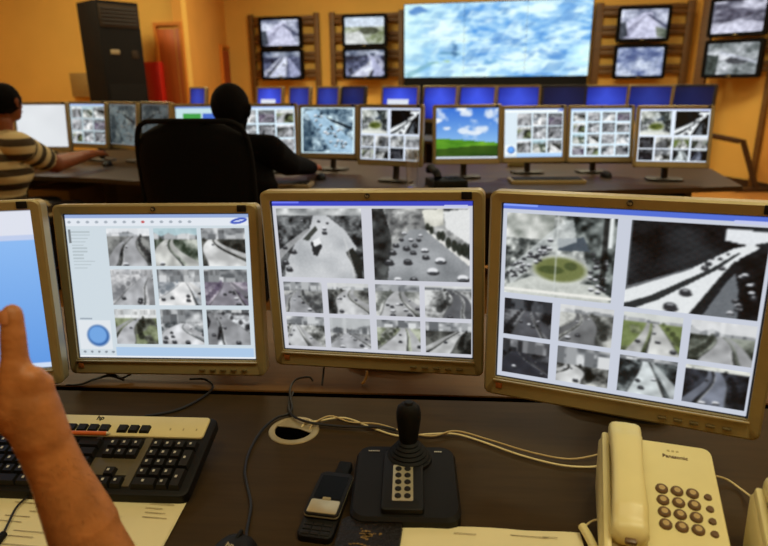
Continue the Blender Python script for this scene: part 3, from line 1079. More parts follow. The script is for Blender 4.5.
q0, q1 = hit(71, 73, PL - NL * 0.1, NL), hit(90, 97, PL - NL * 0.1, NL)
sb = thing('switch_box', 'beige electrical box on the orange wall left of air conditioner', 'box', ((q0 + q1) / 2 + NL * 0.05).xy.to_3d(), math.atan2(UL.y, UL.x))
zc = (q0.z + q1.z) / 2
MB().box((0, 0, zc), (0.30, 0.10, q0.z - q1.z), 0.01).build('body', 'box_tan', sb)
MB().box((0, -0.053, zc + 0.02), (0.24, 0.008, (q0.z - q1.z) * 0.75), 0.004).build('lid', 'box_tan', sb)
MB().cyl((0.09, -0.055, zc), (0.09, -0.07, zc), 0.012).build('lock', 'chrome', sb)


# wall displays on slatted wooden racks ----------------------------------------------------------
def frame_ring(m, ow, oh, ro, iw, ih, ri, y0, y1, dz=0.0, n=5, lip=0.0, inner_y=None):
    """Rectangular frame in the x-z plane: outer rounded loop, inner loop, from y0 (front) to y1 (back)."""
    out = rounded_rect(ow, oh, ro, n, 0, dz)
    inn = rounded_rect(iw, ih, ri, n)
    N = len(out)
    iy = y1 if inner_y is None else inner_y
    A = [m.bm.verts.new((x, y0, z)) for x, z in out]
    B = [m.bm.verts.new((x, y0, z)) for x, z in inn]
    D = [m.bm.verts.new((x, y1, z)) for x, z in out]
    E = [m.bm.verts.new((x, iy, z)) for x, z in inn]
    if lip:
        sx, sz = 1 - 2 * lip / ow, 1 - 2 * lip / oh
        A2 = [m.bm.verts.new((x * sx, y0 - lip * 0.8, dz + (z - dz) * sz)) for x, z in out]
        for i in range(N):
            j = (i + 1) % N
            m.bm.faces.new((A[i], A[j], A2[j], A2[i]))
        top = A2
        for v in B:
            v.co.y = y0 - lip * 0.3
    else:
        top = A
    for i in range(N):
        j = (i + 1) % N
        m.bm.faces.new((top[i], top[j], B[j], B[i]))
        m.bm.faces.new((A[j], A[i], D[i], D[j]))
        m.bm.faces.new((B[i], B[j], E[j], E[i]))
        m.bm.faces.new((D[j], D[i], E[i], E[j]))
    return m


def wall_display(label, center, yaw, pic, grp):
    t = thing('wall_display', label, 'display', (center.x, center.y, center.z), yaw, grp)
    frame_ring(MB(), 0.69, 0.46, 0.035, 0.60, 0.37, 0.02, -0.005, 0.05, lip=0.008).build('bezel', 'screen_frame_black', t)
    m = MB().box((0, 0.085, 0), (0.67, 0.08, 0.44), 0.02)
    m.box((0, 0.145, 0), (0.46, 0.08, 0.32), 0.03)
    m.build('back_shell', 'plastic_black', t)
    link('screen', screen_mesh(0.602, 0.372, pic, 96, M=Matrix.Translation((0, 0.008, 0))), 'lit_screen', t, smooth=False)
    MB().box((0.30, -0.013, -0.208), (0.02, 0.006, 0.008)).build('indicator', 'shell_dark', t)
    MB().box((0.0, -0.012, -0.208), (0.05, 0.006, 0.01), 0.002).build('badge', 'silver_grey', t)
    return t


def rack(label, center, u, n, w, z_top, posts, back):
    """Slatted wooden wall rack; u along the wall, n into the wall, back = distance from screen plane."""
    yaw = math.atan2(u.y, u.x)
    c = Vector((center.x, center.y, 0)) + n * back
    t = thing('display_rack', label, 'rack', c, yaw, 'slatted wooden racks on the far walls')
    for x0, x1 in posts:
        MB().box(((x0 + x1) / 2, 0, z_top / 2), (x1 - x0, 0.07, z_top), 0.004).build('post', 'rack_wood', t)
    lo, hi = posts[0][0], posts[-1][1]
    s = None
    for k in range(4):
        for d in (0.036, -0.036):
            z = z_top - 0.10 - k * 0.262 + d
            if s is None:
                s = MB().box(((lo + hi) / 2, -0.005, 0), (hi - lo - 0.01, 0.028, 0.062), 0.004).build('slat', 'rack_wood', t)
                s.location.z = z
            else:
                copy_part(s, t, (0, 0, z))
    return t


ZU, ZL = CZ + 0.768, CZ + 0.305
TV1 = Vector((-1.565, 9.975, 0))
TV2 = Vector((-0.264, 9.69, 0))
TV3 = Vector((3.566, 8.87, 0))
TV4 = Vector((4.35, 7.985, 0))
YB = math.atan2(UB.y, UB.x)
YR = math.atan2(UR.y, UR.x)
nm = [('upper wall display on the leftmost rack showing a pale road and dark edge', 'lower wall display on the leftmost rack showing a bright fork of road'),
      ('upper wall display just left of video wall showing trees under pale sky', 'lower wall display just left of video wall showing a wide road'),
      ('upper wall display just right of video wall showing a slanting pale road', 'lower wall display just right of video wall, blurred blue and white'),
      ('upper display on the rightmost rack showing a dark band over grey street', 'lower display on the rightmost rack showing a dark car and green corner')]
k = 0
for i, (tv, yaw) in enumerate(((TV1, YB), (TV2, YB), (TV3, YB), (TV4, YR))):
    for j, z in enumerate((ZU, ZL)):
        if i >= 2:
            z += (-0.01 if j == 0 else -0.035)
        wall_display(nm[i][j], Vector((tv.x, tv.y, z)), yaw, pic_tv(k), 'wall displays on wooden racks')
        k += 1
ZT = CZ + 1.06
rack('slatted brown rack carrying the leftmost pair of wall displays', TV1, UB, NB, 1.1, ZT, [(-0.60, -0.52), (0.48, 0.56)], 0.222)
rack('slatted brown rack carrying the displays just left of the video wall', TV2, UB, NB, 1.1, ZT, [(-0.60, -0.52), (0.48, 0.56)], 0.222)
rack('slatted brown rack carrying the displays just right of the video wall', TV3, UB, NB, 1.1, ZT, [(-0.62, -0.51), (0.58, 0.68)], 0.222)
rack('slatted brown rack carrying the rightmost pair of wall displays', TV4, UR, NR, 1.1, ZT, [(-0.52, -0.375), (0.36, 0.42)], 0.222)

# video wall -------------------------------------------------------------------------------------
PV = PB - NB * 0.42
c = [hit(404.5, 4, PV, NB), hit(594, -1, PV, NB), hit(589, 76, PV, NB), hit(404.5, 77, PV, NB)]
vx0 = (c[0] - PV).dot(UB)
vx1 = (c[1] - PV).dot(UB)
vz0, vz1 = (c[2].z + c[3].z) / 2, (c[0].z + c[1].z) / 2
vw = thing('video_wall', 'large bright video wall showing a washed-out city picture, black base below', 'video wall', PV + UB * ((vx0 + vx1) / 2), YB)
VW, VH = vx1 - vx0, vz1 - vz0
city = pic_city(2 * 64, 3 * 88)
for j in range(2):
    for i in range(3):
        sub = city[j * 64:(j + 1) * 64, i * 88:(i + 1) * 88]
        Mx = Matrix.Translation((-VW / 2 + (i + 0.5) * VW / 3, -0.005, vz1 - (j + 0.5) * VH / 2))
        link('screen_panel', screen_mesh(VW / 3 - 0.003, VH / 2 - 0.001, sub, 0, M=Mx), 'lit_screen', vw, smooth=False)
MB().box((0, 0.17, (vz0 + vz1) / 2), (VW + 0.02, 0.33, VH + 0.02), 0.006).build('cabinet', 'screen_frame_black', vw)
MB().box((0, 0.17, vz0 / 2 - 0.006), (VW, 0.36, vz0 - 0.012), 0.006).build('base', 'screen_frame_black', vw)

# dark bent rail near the right wall ----------------------------------------------------------------
m = MB()
r0, r1, r2 = wy(714, 136, 7.75), wy(743, 141, 7.65), wy(758, 178, 7.62)
r2.z = 0.03
r0b = Vector((r0.x - 0.5, r0.y + 0.1, r0.z))
rl = thing('bent_rail', 'dark brown bent metal rail standing low near the right wall', 'rail', (r1.x, r1.y, 0))
Ti = Matrix.Translation((-r1.x, -r1.y, 0))
m.tube([r0b, r0, r1 - Vector((0.05, 0, 0))], 0.035, smooth=0)
m.tube([r1 - Vector((0.06, 0, 0)), r1, r2], 0.035, smooth=0)
m.build('rail', 'baseboard_brown', rl, M=Ti)
MB().box((r2.x - 0.03, r2.y, 0.025), (0.50, 0.12, 0.05), 0.01).build('foot', 'baseboard_brown', rl, M=Ti)
MB().tube([r0b, Vector((r0b.x, r0b.y, 0.02))], 0.03, smooth=0).build('leg', 'baseboard_brown', rl, M=Ti)


# ------------------------------------------------------------------ monitors
SW, SH = 0.377, 0.301


def monitor(name, label, ctr, yaw, tilt, roll, pic, base_z, nx, group, detail=2, scale=1.0, back=0.11, mt='silver_grey', hp=True):
    """Flat desk monitor; ctr is the middle of the lit screen."""
    ctr = Vector(ctr)
    bdir = Vector((-math.sin(yaw), math.cos(yaw), 0))
    base = Vector((ctr.x, ctr.y, base_z)) + bdir * back
    t = thing(name, label, 'monitor', base, yaw, group)
    Mh = (Matrix.Translation(ctr) @ Matrix.Rotation(yaw, 4, 'Z') @ Matrix.Rotation(-tilt, 4, 'X') @ Matrix.Rotation(roll, 4, 'Y') @ Matrix.Scale(scale, 4))
    Mr = (Matrix.Translation(base) @ Matrix.Rotation(yaw, 4, 'Z')).inverted() @ Mh
    ow, oh, dz = SW + 0.037, SH + 0.050, -0.007
    frame_ring(MB(), ow, oh, 0.012, SW, SH, 0.0015, -0.006, 0.020, dz=dz, lip=0.0035, inner_y=0.006).build('bezel', mt, t, M=Mr)
    sh = MB().prism(rounded_rect(ow - 0.008, oh - 0.008, 0.012, 4, 0, dz), 0.0, 0.022, M=Matrix(((1, 0, 0, 0), (0, 0, 1, 0.012), (0, 1, 0, 0), (0, 0, 0, 1))))
    sh.box((0, 0.043, -0.01), (ow * 0.72, 0.024, oh * 0.7), 0.01)
    sh.build('back_shell', 'shell_dark', t, M=Mr)
    link('screen', screen_mesh(SW, SH, pic, nx, M=Mr @ Matrix.Translation((0, -0.001, 0))), 'lit_screen', t, smooth=False)
    # stand in the thing's own upright frame
    hz = (Mr @ Vector((0, 0.055, -0.02)))
    if detail >= 2:
        hz.y += 0.0
    nk = MB()
    nk.tube([(hz.x, hz.y, hz.z), (hz.x, hz.y + 0.015, hz.z - 0.05), (0, 0.01, 0.10), (0, 0.0, 0.012)], 0.020 * scale, n=10, smooth=5)
    nk.build('neck', 'shell_dark', t)
    MB().prism(rounded_rect(0.21 * scale, 0.15 * scale, 0.05 * scale, 6), 0.0, 0.014, bevel=0.006).build('base', 'shell_dark', t)
    if detail >= 1:
        MB().cyl((0, -0.012, SH / 2 + 0.009), (0, -0.008, SH / 2 + 0.009), 0.0045, n=14).build('logo', 'shell_dark', t, M=Mr)
        MB().box((SW / 2 - 0.012, -0.0105, SH / 2 + 0.009), (0.018, 0.003, 0.013), 0.001).build('badge', 'plastic_black', t, M=Mr)
    if detail >= 2:
        me = text_mesh('hp', 0.0062)
        me.transform(Mr @ Matrix.Translation((0, -0.0125, SH / 2 + 0.009)) @ Matrix.Rotation(math.pi / 2, 4, 'X'))
        link('lettering', me, 'silver_light', t, smooth=False)
        b0 = None
        for q in range(5):
            px = SW / 2 - 0.025 - q * 0.022
            MB().box((px, -0.0105, -SH / 2 - 0.019), (0.012, 0.004, 0.004), 0.001).build('button', 'button_grey', t, M=Mr)
        MB().box((0, -0.010, -SH / 2 - 0.003), (SW + 0.004, 0.004, 0.0032), 0.001).build('lower_trim', 'silver_light', t, M=Mr)
        bm = MB().box((-SW / 2 + 0.008, -0.0095, -SH / 2 - 0.013), (0.011, 0.002, 0.010), 0.001)
        bm.build('sticker', 'red_logo', t, M=Mr)
    return t


DZ = 0.74
M1C = wd(43, 291, 1.13) - Vector((math.cos(R(8)), math.sin(R(8)), 0)) * (SW / 2)
GF = 'large silver monitors on the front desk'
monitor('desk_monitor', 'nearest-left front desk monitor with a plain blue page, behind the raised thumb', M1C, R(8), R(7), R(-0.5), pic_blue_page, DZ, 120, GF, 2, back=0.16)
monitor('desk_monitor', 'front desk monitor showing nine camera views beside a blue ball', (-0.449, 1.159, CZ - 0.388), R(-4.0), R(6.2), R(-0.6), pic_nine, DZ, 220, GF, 2, back=0.17)
monitor('desk_monitor', 'central front desk monitor with two large street views and eight small below', (-0.022, 1.079, CZ - 0.349), R(-12.4), R(0.4), R(-1.9),
        pic_ten(view_avenue, view_boulevard, 0), DZ, 230, GF, 2, back=0.19)
monitor('desk_monitor', 'large right front monitor with roundabout and flyover views above cream telephone', (0.362, 0.871, CZ - 0.327), R(-24.5), R(1.5), R(-1.0),
        pic_ten(view_roundabout, view_flyover, 8, title=(84, 112, 214), back=(200, 206, 220)), DZ, 240, GF, 2, back=0.21)

D2 = 0.77
G2 = 'silver monitors along the second desk row'
row2 = [('second row monitor with a plain white screen beside the striped shirt', (-2.478, 4.528, -.268), -3, 6.7, pic_plain((226, 230, 234))),
        ('second row monitor with nine small views, next right of the white screen', (-2.284, 4.828, -.274), -25, 6.8, pic_grid(3, 3, 0, (176, 190, 196))),
        ('second row monitor with one grey street view, third from the left', (-1.976, 4.739, -.276), -38, 7, lambda h, w: pic_aerial(h, w) * np.array((.62, .60, .56))),
        ('second row monitor with a dim grey view, just left of black chair back', (-1.70, 4.66, -.276), -40, 7, lambda h, w: pic_aerial(h, w)[:, ::-1] * np.array((.5, .48, .45))),
        ('second row monitor with green and blue boxes behind the black chair', (-1.200, 4.176, -.280), -2, 6.3, pic_boxes),
        ('second row monitor with nine views just right of the man in black', (-0.756, 4.031, -.278), -1, 6.2, pic_grid(3, 3, 4)),
        ('second row monitor filled by one bluish aerial street picture', (-0.368, 4.149, -.292), -13.9, 6.2, pic_aerial),
        ('second row monitor with black and white views behind the drinking glass', (0.040, 3.612, -.278), -24.2, 4, pic_ten(view_roundabout, view_flyover, 2, (190, 196, 214), (206, 214, 226))),
        ('second row monitor with a green meadow and blue sky', (0.507, 3.728, -.286), 1.6, 6.2, pic_meadow),
        ('second row monitor with nine views just right of the meadow screen', (0.951, 3.905, -.301), 3.5, 8.1, lambda h, w: pic_nine(h, w, 3, False)),
        ('second row monitor with sixteen small views in a square grid', (1.370, 3.905, -.303), -2.5, 8.9, pic_grid(4, 4, 2)),
        ('rightmost second row monitor with two large and eight small views', (1.669, 3.557, -.295), -12.6, 10, pic_ten(view_roundabout, view_flyover, 8, (190, 200, 230), (214, 222, 238)))]
def crisp(f):
    return lambda h, w: np.clip((f(h, w) - 128) * 1.3 + 120, 0, 255)


for lb, c, yw, tl, pic in row2:
    if 'views' in lb or 'aerial' in lb:
        pic = crisp(pic)
    monitor('desk_monitor', lb, (c[0], c[1], CZ + c[2]), R(yw), R(tl), 0, pic, D2, 72, G2, 1, back=0.09)

D3 = 0.80
G3 = 'blue-screened monitors along the far desk row'
row3 = [((186, 207), 0, .75, 'far row monitor with dull blue screen left of the head of the man in black'),
        ((252, 285), 1, 1, 'far row monitor with a white login box just right of the black head'),
        ((286, 311), 0, .7, 'far row dull blue monitor below leftmost rack, next to the login box'),
        ((315, 339), 0, .7, 'far row dull blue monitor below the gap between the two left racks'),
        ((341, 364), 0, .42, 'far row dark greyish blue monitor below the second rack'),
        ((380, 419), 1, 1, 'far row monitor with a wide white login box below the video wall corner'),
        ((422, 457), 0, 1, 'far row bright blue monitor just left of the meadow screen'),
        ((459, 495), 0, 1, 'far row bright blue monitor directly above the meadow screen'),
        ((497, 540), 0, .95, 'far row bright blue monitor above the nine views right of the meadow'),
        ((542.5, 586), 0, .3, 'far row monitor with a dark navy screen below right end of video wall'),
        ((587.5, 625), 0, .9, 'far row blue monitor right of the navy one, below right rack'),
        ((632, 668), 0, .62, 'far row blue monitor above the left half of rightmost second row screen'),
        ((677, 707), 0, .32, 'rightmost far row monitor, dim purple blue screen')]
for (a, b), box, dim, lb in row3:
    mid = (a + b) / 2
    yy = 6.75 - (mid - 200) / 500 * 1.15
    wpx = b - a
    if wpx < 28:
        yy += 0.35
    c = wy(mid, 90, yy)
    full = 0.414 * F / (yy * 0.955)
    yw = -math.acos(max(0.72, min(1.0, wpx / full)))
    ztop = wy(mid, 87.0 - (mid - 200) / 500 * 2.5, yy).z
    monitor('far_monitor', lb, (c.x, yy, ztop - 0.015 - SH / 2), yw + R(-6), R(6), 0, (lambda h, w, B=box, D=dim: pic_login(h, w, B, D)), D3, 40, G3, 0, back=0.09,
            mt='silver_grey' if dim > .45 else 'shell_dark')


# ------------------------------------------------------------------ desks
def front_desk():
    g0, g1 = wz(60, 387.5, DZ), wz(505, 399, DZ)
    u = (g1 - g0).normalized()
    yaw = math.atan2(u.y, u.x)
    o = (g0 + g1) / 2
    t = thing('front_desk', 'long dark brown desk in the foreground with a narrow gap along its back', 'desk', (o.x, o.y, 0), yaw)
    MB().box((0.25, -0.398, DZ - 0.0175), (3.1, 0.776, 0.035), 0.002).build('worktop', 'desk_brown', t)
    MB().box((0.25, 0.238, DZ - 0.0175), (3.1, 0.456, 0.035), 0.002).build('rear_worktop', 'desk_rear_lit_brown', t)
    MB().box((0.25, 0.02, DZ - 0.12), (3.06, 0.12, 0.04)).build('gap_shade_backing', 'shade_black', t)  # added black backing, keeps the gap looking shaded from below
    MB().box((0.25, 0.44, 0.37), (3.06, 0.025, 0.66)).build('back_panel', 'desk_dark', t)
    MB().box((0.25, 0.0, DZ - 0.016), (3.09, 0.0198, 0.025)).build('gap_shade_strip', 'shade_black', t)  # black filler added just below the top to paint the gap's shade
    for x in (-1.25, 0.25, 1.75):
        MB().box((x, -0.05, 0.352), (0.03, 0.95, 0.704)).build('side_panel', 'desk_dark', t)
    return t


fd = front_desk()
FU = Vector((math.cos(fd.rotation_euler.z), math.sin(fd.rotation_euler.z), 0))


def flat_desk(name, label, poly_xy, z, th, mt, back_pts, leg_pts):
    cx, cy = sum(p[0] for p in poly_xy) / len(poly_xy), sum(p[1] for p in poly_xy) / len(poly_xy)
    t = thing(name, label, 'desk', (cx, cy, 0))
    Ti = Matrix.Translation((-cx, -cy, 0))
    MB().prism(poly_xy, z - th, z, bevel=0.004).build('worktop', mt, t, M=Ti, smooth=False)
    for (a, b) in zip(back_pts, back_pts[1:]):
        a, b = Vector((*a, 0)), Vector((*b, 0))
        u = (b - a).normalized()
        n = Vector((-u.y, u.x, 0)) * 0.012
        MB().prism([(v.x, v.y) for v in (a - n, b - n, b + n, a + n)], 0.02, z - th).build('back_panel', 'desk_dark', t, M=Ti, smooth=False)
    for (a, b) in leg_pts:
        a, b = Vector((*a, 0)), Vector((*b, 0))
        u = (b - a).normalized()
        n = Vector((-u.y, u.x, 0)) * 0.02
        MB().prism([(v.x, v.y) for v in (a - n, b - n, b + n, a + n)], 0.0, z - th).build('leg_panel', 'desk_dark', t, M=Ti, smooth=False)
    return t


e0, e1 = wz(92, 178, D2), wz(140, 181, D2)
f1, f2 = wz(610, 190, D2), wz(743, 186, D2)
bk = wz(710, 168, D2)
poly2 = [(e0.x - 1.6, e0.y + 0.45), (e0.x, e0.y), (e1.x, e1.y), (-1.22, 3.75), (-0.7, 3.40), (0.1, 3.22), (f1.x, f1.y), (f2.x, f2.y),
         (bk.x, bk.y), (1.9, 4.42), (0.2, 4.55), (-1.4, 5.25), (-2.3, 5.75), (-3.7, 5.85)]
flat_desk('row_desk', 'long curved brown desk carrying the second row of monitors', poly2, D2, 0.03, 'desk_row',
          [(-3.6, 5.30), (-2.3, 5.22), (-1.4, 4.88), (0.2, 4.44), (1.85, 4.3)], [((1.75, 3.45), (1.84, 4.25)), ((0.55, 3.5), (0.62, 4.3)), ((-3.3, 4.85), (-3.3, 5.25)), ((-1.45, 4.2), (-1.42, 4.85))])
poly3 = [(-2.6, 6.65), (0.4, 6.1), (2.55, 5.35), (2.78, 5.95), (0.6, 6.75), (-2.5, 7.45)]
flat_desk('far_desk', 'far brown desk carrying the row of blue-screened monitors', poly3, D3, 0.03, 'desk_row',
          [(-2.48, 7.35), (0.58, 6.65), (2.72, 5.88)], [((-2.5, 6.75), (-2.45, 7.3)), ((0.42, 6.2), (0.55, 6.6)), ((2.45, 5.5), (2.66, 5.85))])


# ------------------------------------------------------------------ things on the front desk
def local(t):
    """World -> thing frame."""
    bpy.context.view_layer.update()
    return t.matrix_world.inverted()


# keyboard -------------------------------------------------------------------------------------------
def keyboard():
    tr, br = wz(217, 418, DZ + 0.045), wz(194, 494, DZ + 0.018)
    depth = 0.164
    d = (br - tr)
    tilt = R(12.5)
    ax = Vector((0.998, -0.06, 0)).normalized()
    yaw = math.atan2(ax.y, ax.x)
    W = 0.465
    ctr = Vector(((tr.x + br.x) / 2, (tr.y + br.y) / 2 - 0.007, DZ)) - ax * (W / 2)
    t = thing('keyboard', 'black computer keyboard with a cream top strip on the front desk', 'keyboard', ctr, yaw)
    Mt = Matrix.Translation((0, -depth / 2, 0.004)) @ Matrix.Rotation(tilt, 4, 'X') @ Matrix.Translation((0, depth / 2, 0))
    # local frame: x across, y away, z up; the deck tilts up at the back
    MB().prism(rounded_rect(W, depth, 0.012, 4), 0.0, 0.016, bevel=0.004).build('case', 'plastic_black', t, M=Mt)
    MB().prism(rounded_rect(W - 0.016, 0.047, 0.006, 3, -0.004, depth / 2 - 0.0265), 0.0155, 0.0195, bevel=0.002).build('top_strip', 'cream_keyboard', t, M=Mt)
    MB().box((W / 2 - 0.095 - 0.004, -0.018, 0.0165), (0.012, 0.100, 0.002)).build('divider', 'divider_grey', t, M=Mt)
    MB().box((W / 2 - 0.137, -0.030, 0.0163), (0.066, 0.034, 0.002), 0.0008).build('divider', 'divider_grey', t, M=Mt)
    MB().box((W / 2 - 0.182, -0.018, 0.0165), (0.010, 0.100, 0.002)).build('divider', 'divider_grey', t, M=Mt)
    p = 0.0190
    cache = {}

    def key(x, y, w=1.0, h=1.0, legend=True):
        kk = (w, h)
        if kk not in cache:
            s0 = (p * w - 0.0012, p * h - 0.0012)
            s1 = (p * w - 0.0058, p * h - 0.0062)
            o = MB().frustum((0, 0), s0, s1, 0.0, 0.0085, M=Mt.to_3x3().to_4x4()).build('key', 'key_black', t, angle=20)
            cache[kk] = o
        else:
            o = copy_part(cache[kk], t)
        o.location = Mt @ Vector((x, y, 0.0162))
        if legend:
            if 'leg' not in cache:
                l = MB().box((-0.0018, 0.001, 0), (0.0034, 0.0042, 0.0006), M=Mt.to_3x3().to_4x4()).build('key_legend', 'key_legend', o, smooth=False)
                cache['leg'] = l
            else:
                l = copy_part(cache['leg'], o)
            l.location = Mt.to_3x3() @ Vector((0, 0, 0.0087))
        return o

    R0 = W / 2 - 0.013            # right edge of the number block
    y0 = -depth / 2 + 0.019       # middle of the bottom row
    # number block (four columns, five rows)
    for r in range(5):
        y = y0 + r * p
        for c in range(4):
            x = R0 - p * (3 - c) - p / 2
            if r == 0 and c == 0:
                key(x + p / 2, y, 2, 1)
            elif r == 0 and c == 1:
                continue
            elif c == 3 and r in (0, 2):
                key(x, y + p / 2, 1, 2)
            elif c == 3 and r in (1, 3):
                continue
            else:
                key(x, y)
    xn = R0 - 4 * p - 0.014       # right edge of the cursor block
    for c in range(3):
        x = xn - p * (2 - c) - p / 2
        key(x, y0)
        key(x, y0 + 3 * p)
        key(x, y0 + 4 * p)
    key(xn - 1.5 * p, y0 + p)
    xm = xn - 3 * p - 0.012       # right edge of the letter block
    rows = [[1.25, 1.25, 1.25, 6.25, 1.25, 1.25, 1.25, 1.25], [2.25] + [1] * 10 + [2.75], [1.75] + [1] * 11 + [2.25], [1.5] + [1] * 12 + [1.5], [1] * 13 + [2]]
    for r, ws in enumerate(rows):
        x = xm - 15 * p
        for w in ws:
            key(x + w * p / 2, y0 + r * p, w, 1, legend=w < 1.3)
            x += w * p
    yf = depth / 2 - 0.036
    for c in range(3):
        key(xn - p * (2 - c) - p / 2, yf, 1, 0.98, False)
    for grp, xs in enumerate((0, 4.65, 9.3)):
        for c in range(4):
            key(xm - (xs + 0.5 + c) * p, yf, 1, 0.98, False)
    key(xm - 14.5 * p, yf, 1, 0.98, False)
    for c in range(3):
        MB().box((R0 - 0.058 + c * 0.022, depth * 0.30, 0.0195), (0.002, 0.004, 0.001)).build('indicator_lamp', 'grommet_metal', t, M=Mt, smooth=False)
    me = text_mesh('hp', 0.013, bold=True)
    me.transform(Mt @ Matrix.Translation((xm - 0.028, depth * 0.435, 0.0197)))
    link('lettering', me, 'plastic_black', t, smooth=False)
    for x in (-W / 2 + 0.04, W / 2 - 0.04):
        MB().box((x, depth / 2 - 0.03, 0.018), (0.03, 0.012, 0.037), 0.003).build('rear_foot', 'plastic_black', t)
        MB().box((x, -depth / 2 + 0.012, 0.003), (0.03, 0.010, 0.006)).build('front_foot', 'rubber_black', t)
    # orange pen lying above the keys, on the strip's edge
    pen = MB()
    q0, q1 = Mt @ Vector((xm - 0.078, y0 + 4.70 * p, 0.0290)), Mt @ Vector((xm + 0.012, y0 + 4.72 * p, 0.0290))
    bpy.context.view_layer.update()
    q0, q1 = t.matrix_world @ q0, t.matrix_world @ q1
    pt = thing('pen', 'orange pen lying across the keyboard beside the wrist', 'pen', q0)
    MB().cyl((0, 0, 0), (q1 - q0) * 0.93, 0.0036, n=12).build('barrel', 'pen_orange', pt)
    MB().cyl((q1 - q0) * 0.93, (q1 - q0), 0.0036, 0.001, n=12).build('tip', 'silver_light', pt)
    return t


keyboard()


# sheets under the arm ----------------------------------------------------------------------------------
def sheets(name, label, corner, right, down, w, h, n, marks, seed):
    rng = random.Random(seed)
    t = thing(name, label, 'papers', corner)
    right, down = Vector(right).normalized(), Vector(down).normalized()
    for k in range(n):
        j = Vector((rng.uniform(-.006, .006), rng.uniform(-.004, .004), 0)) if k else Vector((0, 0, 0))
        a = R(rng.uniform(-2, 2)) if k else 0
        rot = Matrix.Rotation(a, 3, 'Z')
        # slightly wavy sheet
        m = MB()
        N = 10
        vs = [[m.bm.verts.new(rot @ (right * (w * i / N) + down * (h * q / N)) + j + Vector((0, 0, 0.0008 + 0.0012 * (n - 1 - k) + 0.0008 * (1 + math.sin(i * 1.3 + k) * math.cos(q * 0.9))))) for i in range(N + 1)] for q in range(N + 1)]
        for q in range(N):
            for i in range(N):
                m.bm.faces.new((vs[q][i], vs[q + 1][i], vs[q + 1][i + 1], vs[q][i + 1]))
        s = m.build('sheet', 'paper', t)
        if k == 0:
            mm = MB()
            for (u, v, l) in marks:
                c = right * (w * u) + down * (h * v) + Vector((0, 0, 0.0012 * n + 0.0022))
                e = c + right * l
                mm.prism([(p.x, p.y) for p in (c, e, e + down * 0.0012, c + down * 0.0012)], c.z, c.z + 0.0002)
            mm.build('handwriting', 'paper_mark', t, smooth=False)
    return t


rng = random.Random(4)
tr = wz(188, 498, DZ)
marks = [(0.30 + 0.12 * rng.random(), 0.12 + 0.055 * i + 0.02 * rng.random(), 0.02 + 0.07 * rng.random()) for i in range(10)] + [(0.85 + .02 * rng.random(), 0.06 + 0.04 * i, 0.02 + 0.02 * rng.random()) for i in range(5)]
tl = tr + Vector((-0.37, 0.045, 0))
sheets('note_sheets', 'cream handwritten sheets under the forearm in front of the keyboard', tl, (0.37, -0.045, 0), (-0.02, -1, 0), 0.372, 0.24, 3, marks, 2)
pl = wz(403, 527, DZ)
pr = wz(577, 540, DZ)
marks2 = [(0.62, 0.035, 0.05), (0.80, 0.03, 0.02), (0.3, 0.05, 0.03)]
sheets('document_stack', 'stack of cream paper sheets in front of the joystick controller', pl, pr - pl, (-0.12, -1, 0), (pr - pl).length, 0.25, 5, marks2, 5)


# mouse with its cable ------------------------------------------------------------------------------------
def mouse():
    c = wz(228, 577, DZ)
    t = thing('computer_mouse', 'black computer mouse with a cable at the bottom edge of picture', 'mouse', c, R(-14))
    prof = []
    m = MB()
    NU, NV = 20, 8
    rings = []
    for i in range(NV + 1):
        a = (math.pi / 2) * i / NV
        rg = []
        for k in range(NU):
            b = 2 * math.pi * k / NU
            sx = 0.031 * (1 + 0.06 * math.sin(b))
            x = sx * math.copysign(abs(math.cos(b)) ** 0.8, math.cos(b)) * math.cos(a) ** 0.6
            y = 0.055 * math.copysign(abs(math.sin(b)) ** 0.85, math.sin(b)) * math.cos(a) ** 0.6
            z = 0.004 + 0.034 * math.sin(a) ** 0.9
            rg.append(m.bm.verts.new((x, y, z)))
        rings.append(rg)
    lo = [m.bm.verts.new((v.co.x * .96, v.co.y * .96, 0)) for v in rings[0]]
    rings.insert(0, lo)
    for a, b in zip(rings, rings[1:]):
        for k in range(NU):
            m.bm.faces.new((a[k], a[(k + 1) % NU], b[(k + 1) % NU], b[k]))
    bmesh.ops.remove_doubles(m.bm, verts=m.bm.verts, dist=1e-5)
    m.build('body', 'plastic_black', t)
    MB().box((0, 0.036, 0.0325), (0.006, 0.018, 0.010), 0.003, M=Matrix.Rotation(0, 4, 'X')).build('wheel', 'rubber_black', t)
    me = text_mesh('hp', 0.011, bold=True)
    me.transform(Matrix.Translation((0.0, 0.012, 0.0388)))
    link('lettering', me, 'silver_light', t, smooth=False)
    bpy.context.view_layer.update()
    Mi = t.matrix_world.inverted()
    P = [t.matrix_world @ Vector((0, 0.054, 0.012))] + [wz(x, y, DZ + 0.004) for x, y in ((247, 530), (251, 505), (247, 485), (245, 470), (250, 450), (262, 430), (276, 418), (288, 414))]
    P += [wz(292, 408, DZ + 0.006), wz(290, 396, DZ + 0.006), wz(291, 386, DZ + 0.01), wz(297, 379, DZ + 0.014), wz(309, 377, DZ + 0.012), wz(313, 381, DZ + 0.005)]
    MB().tube([Mi @ p for p in P], 0.0021, n=7, smooth=5).build('cable', 'cable_black', t)


mouse()


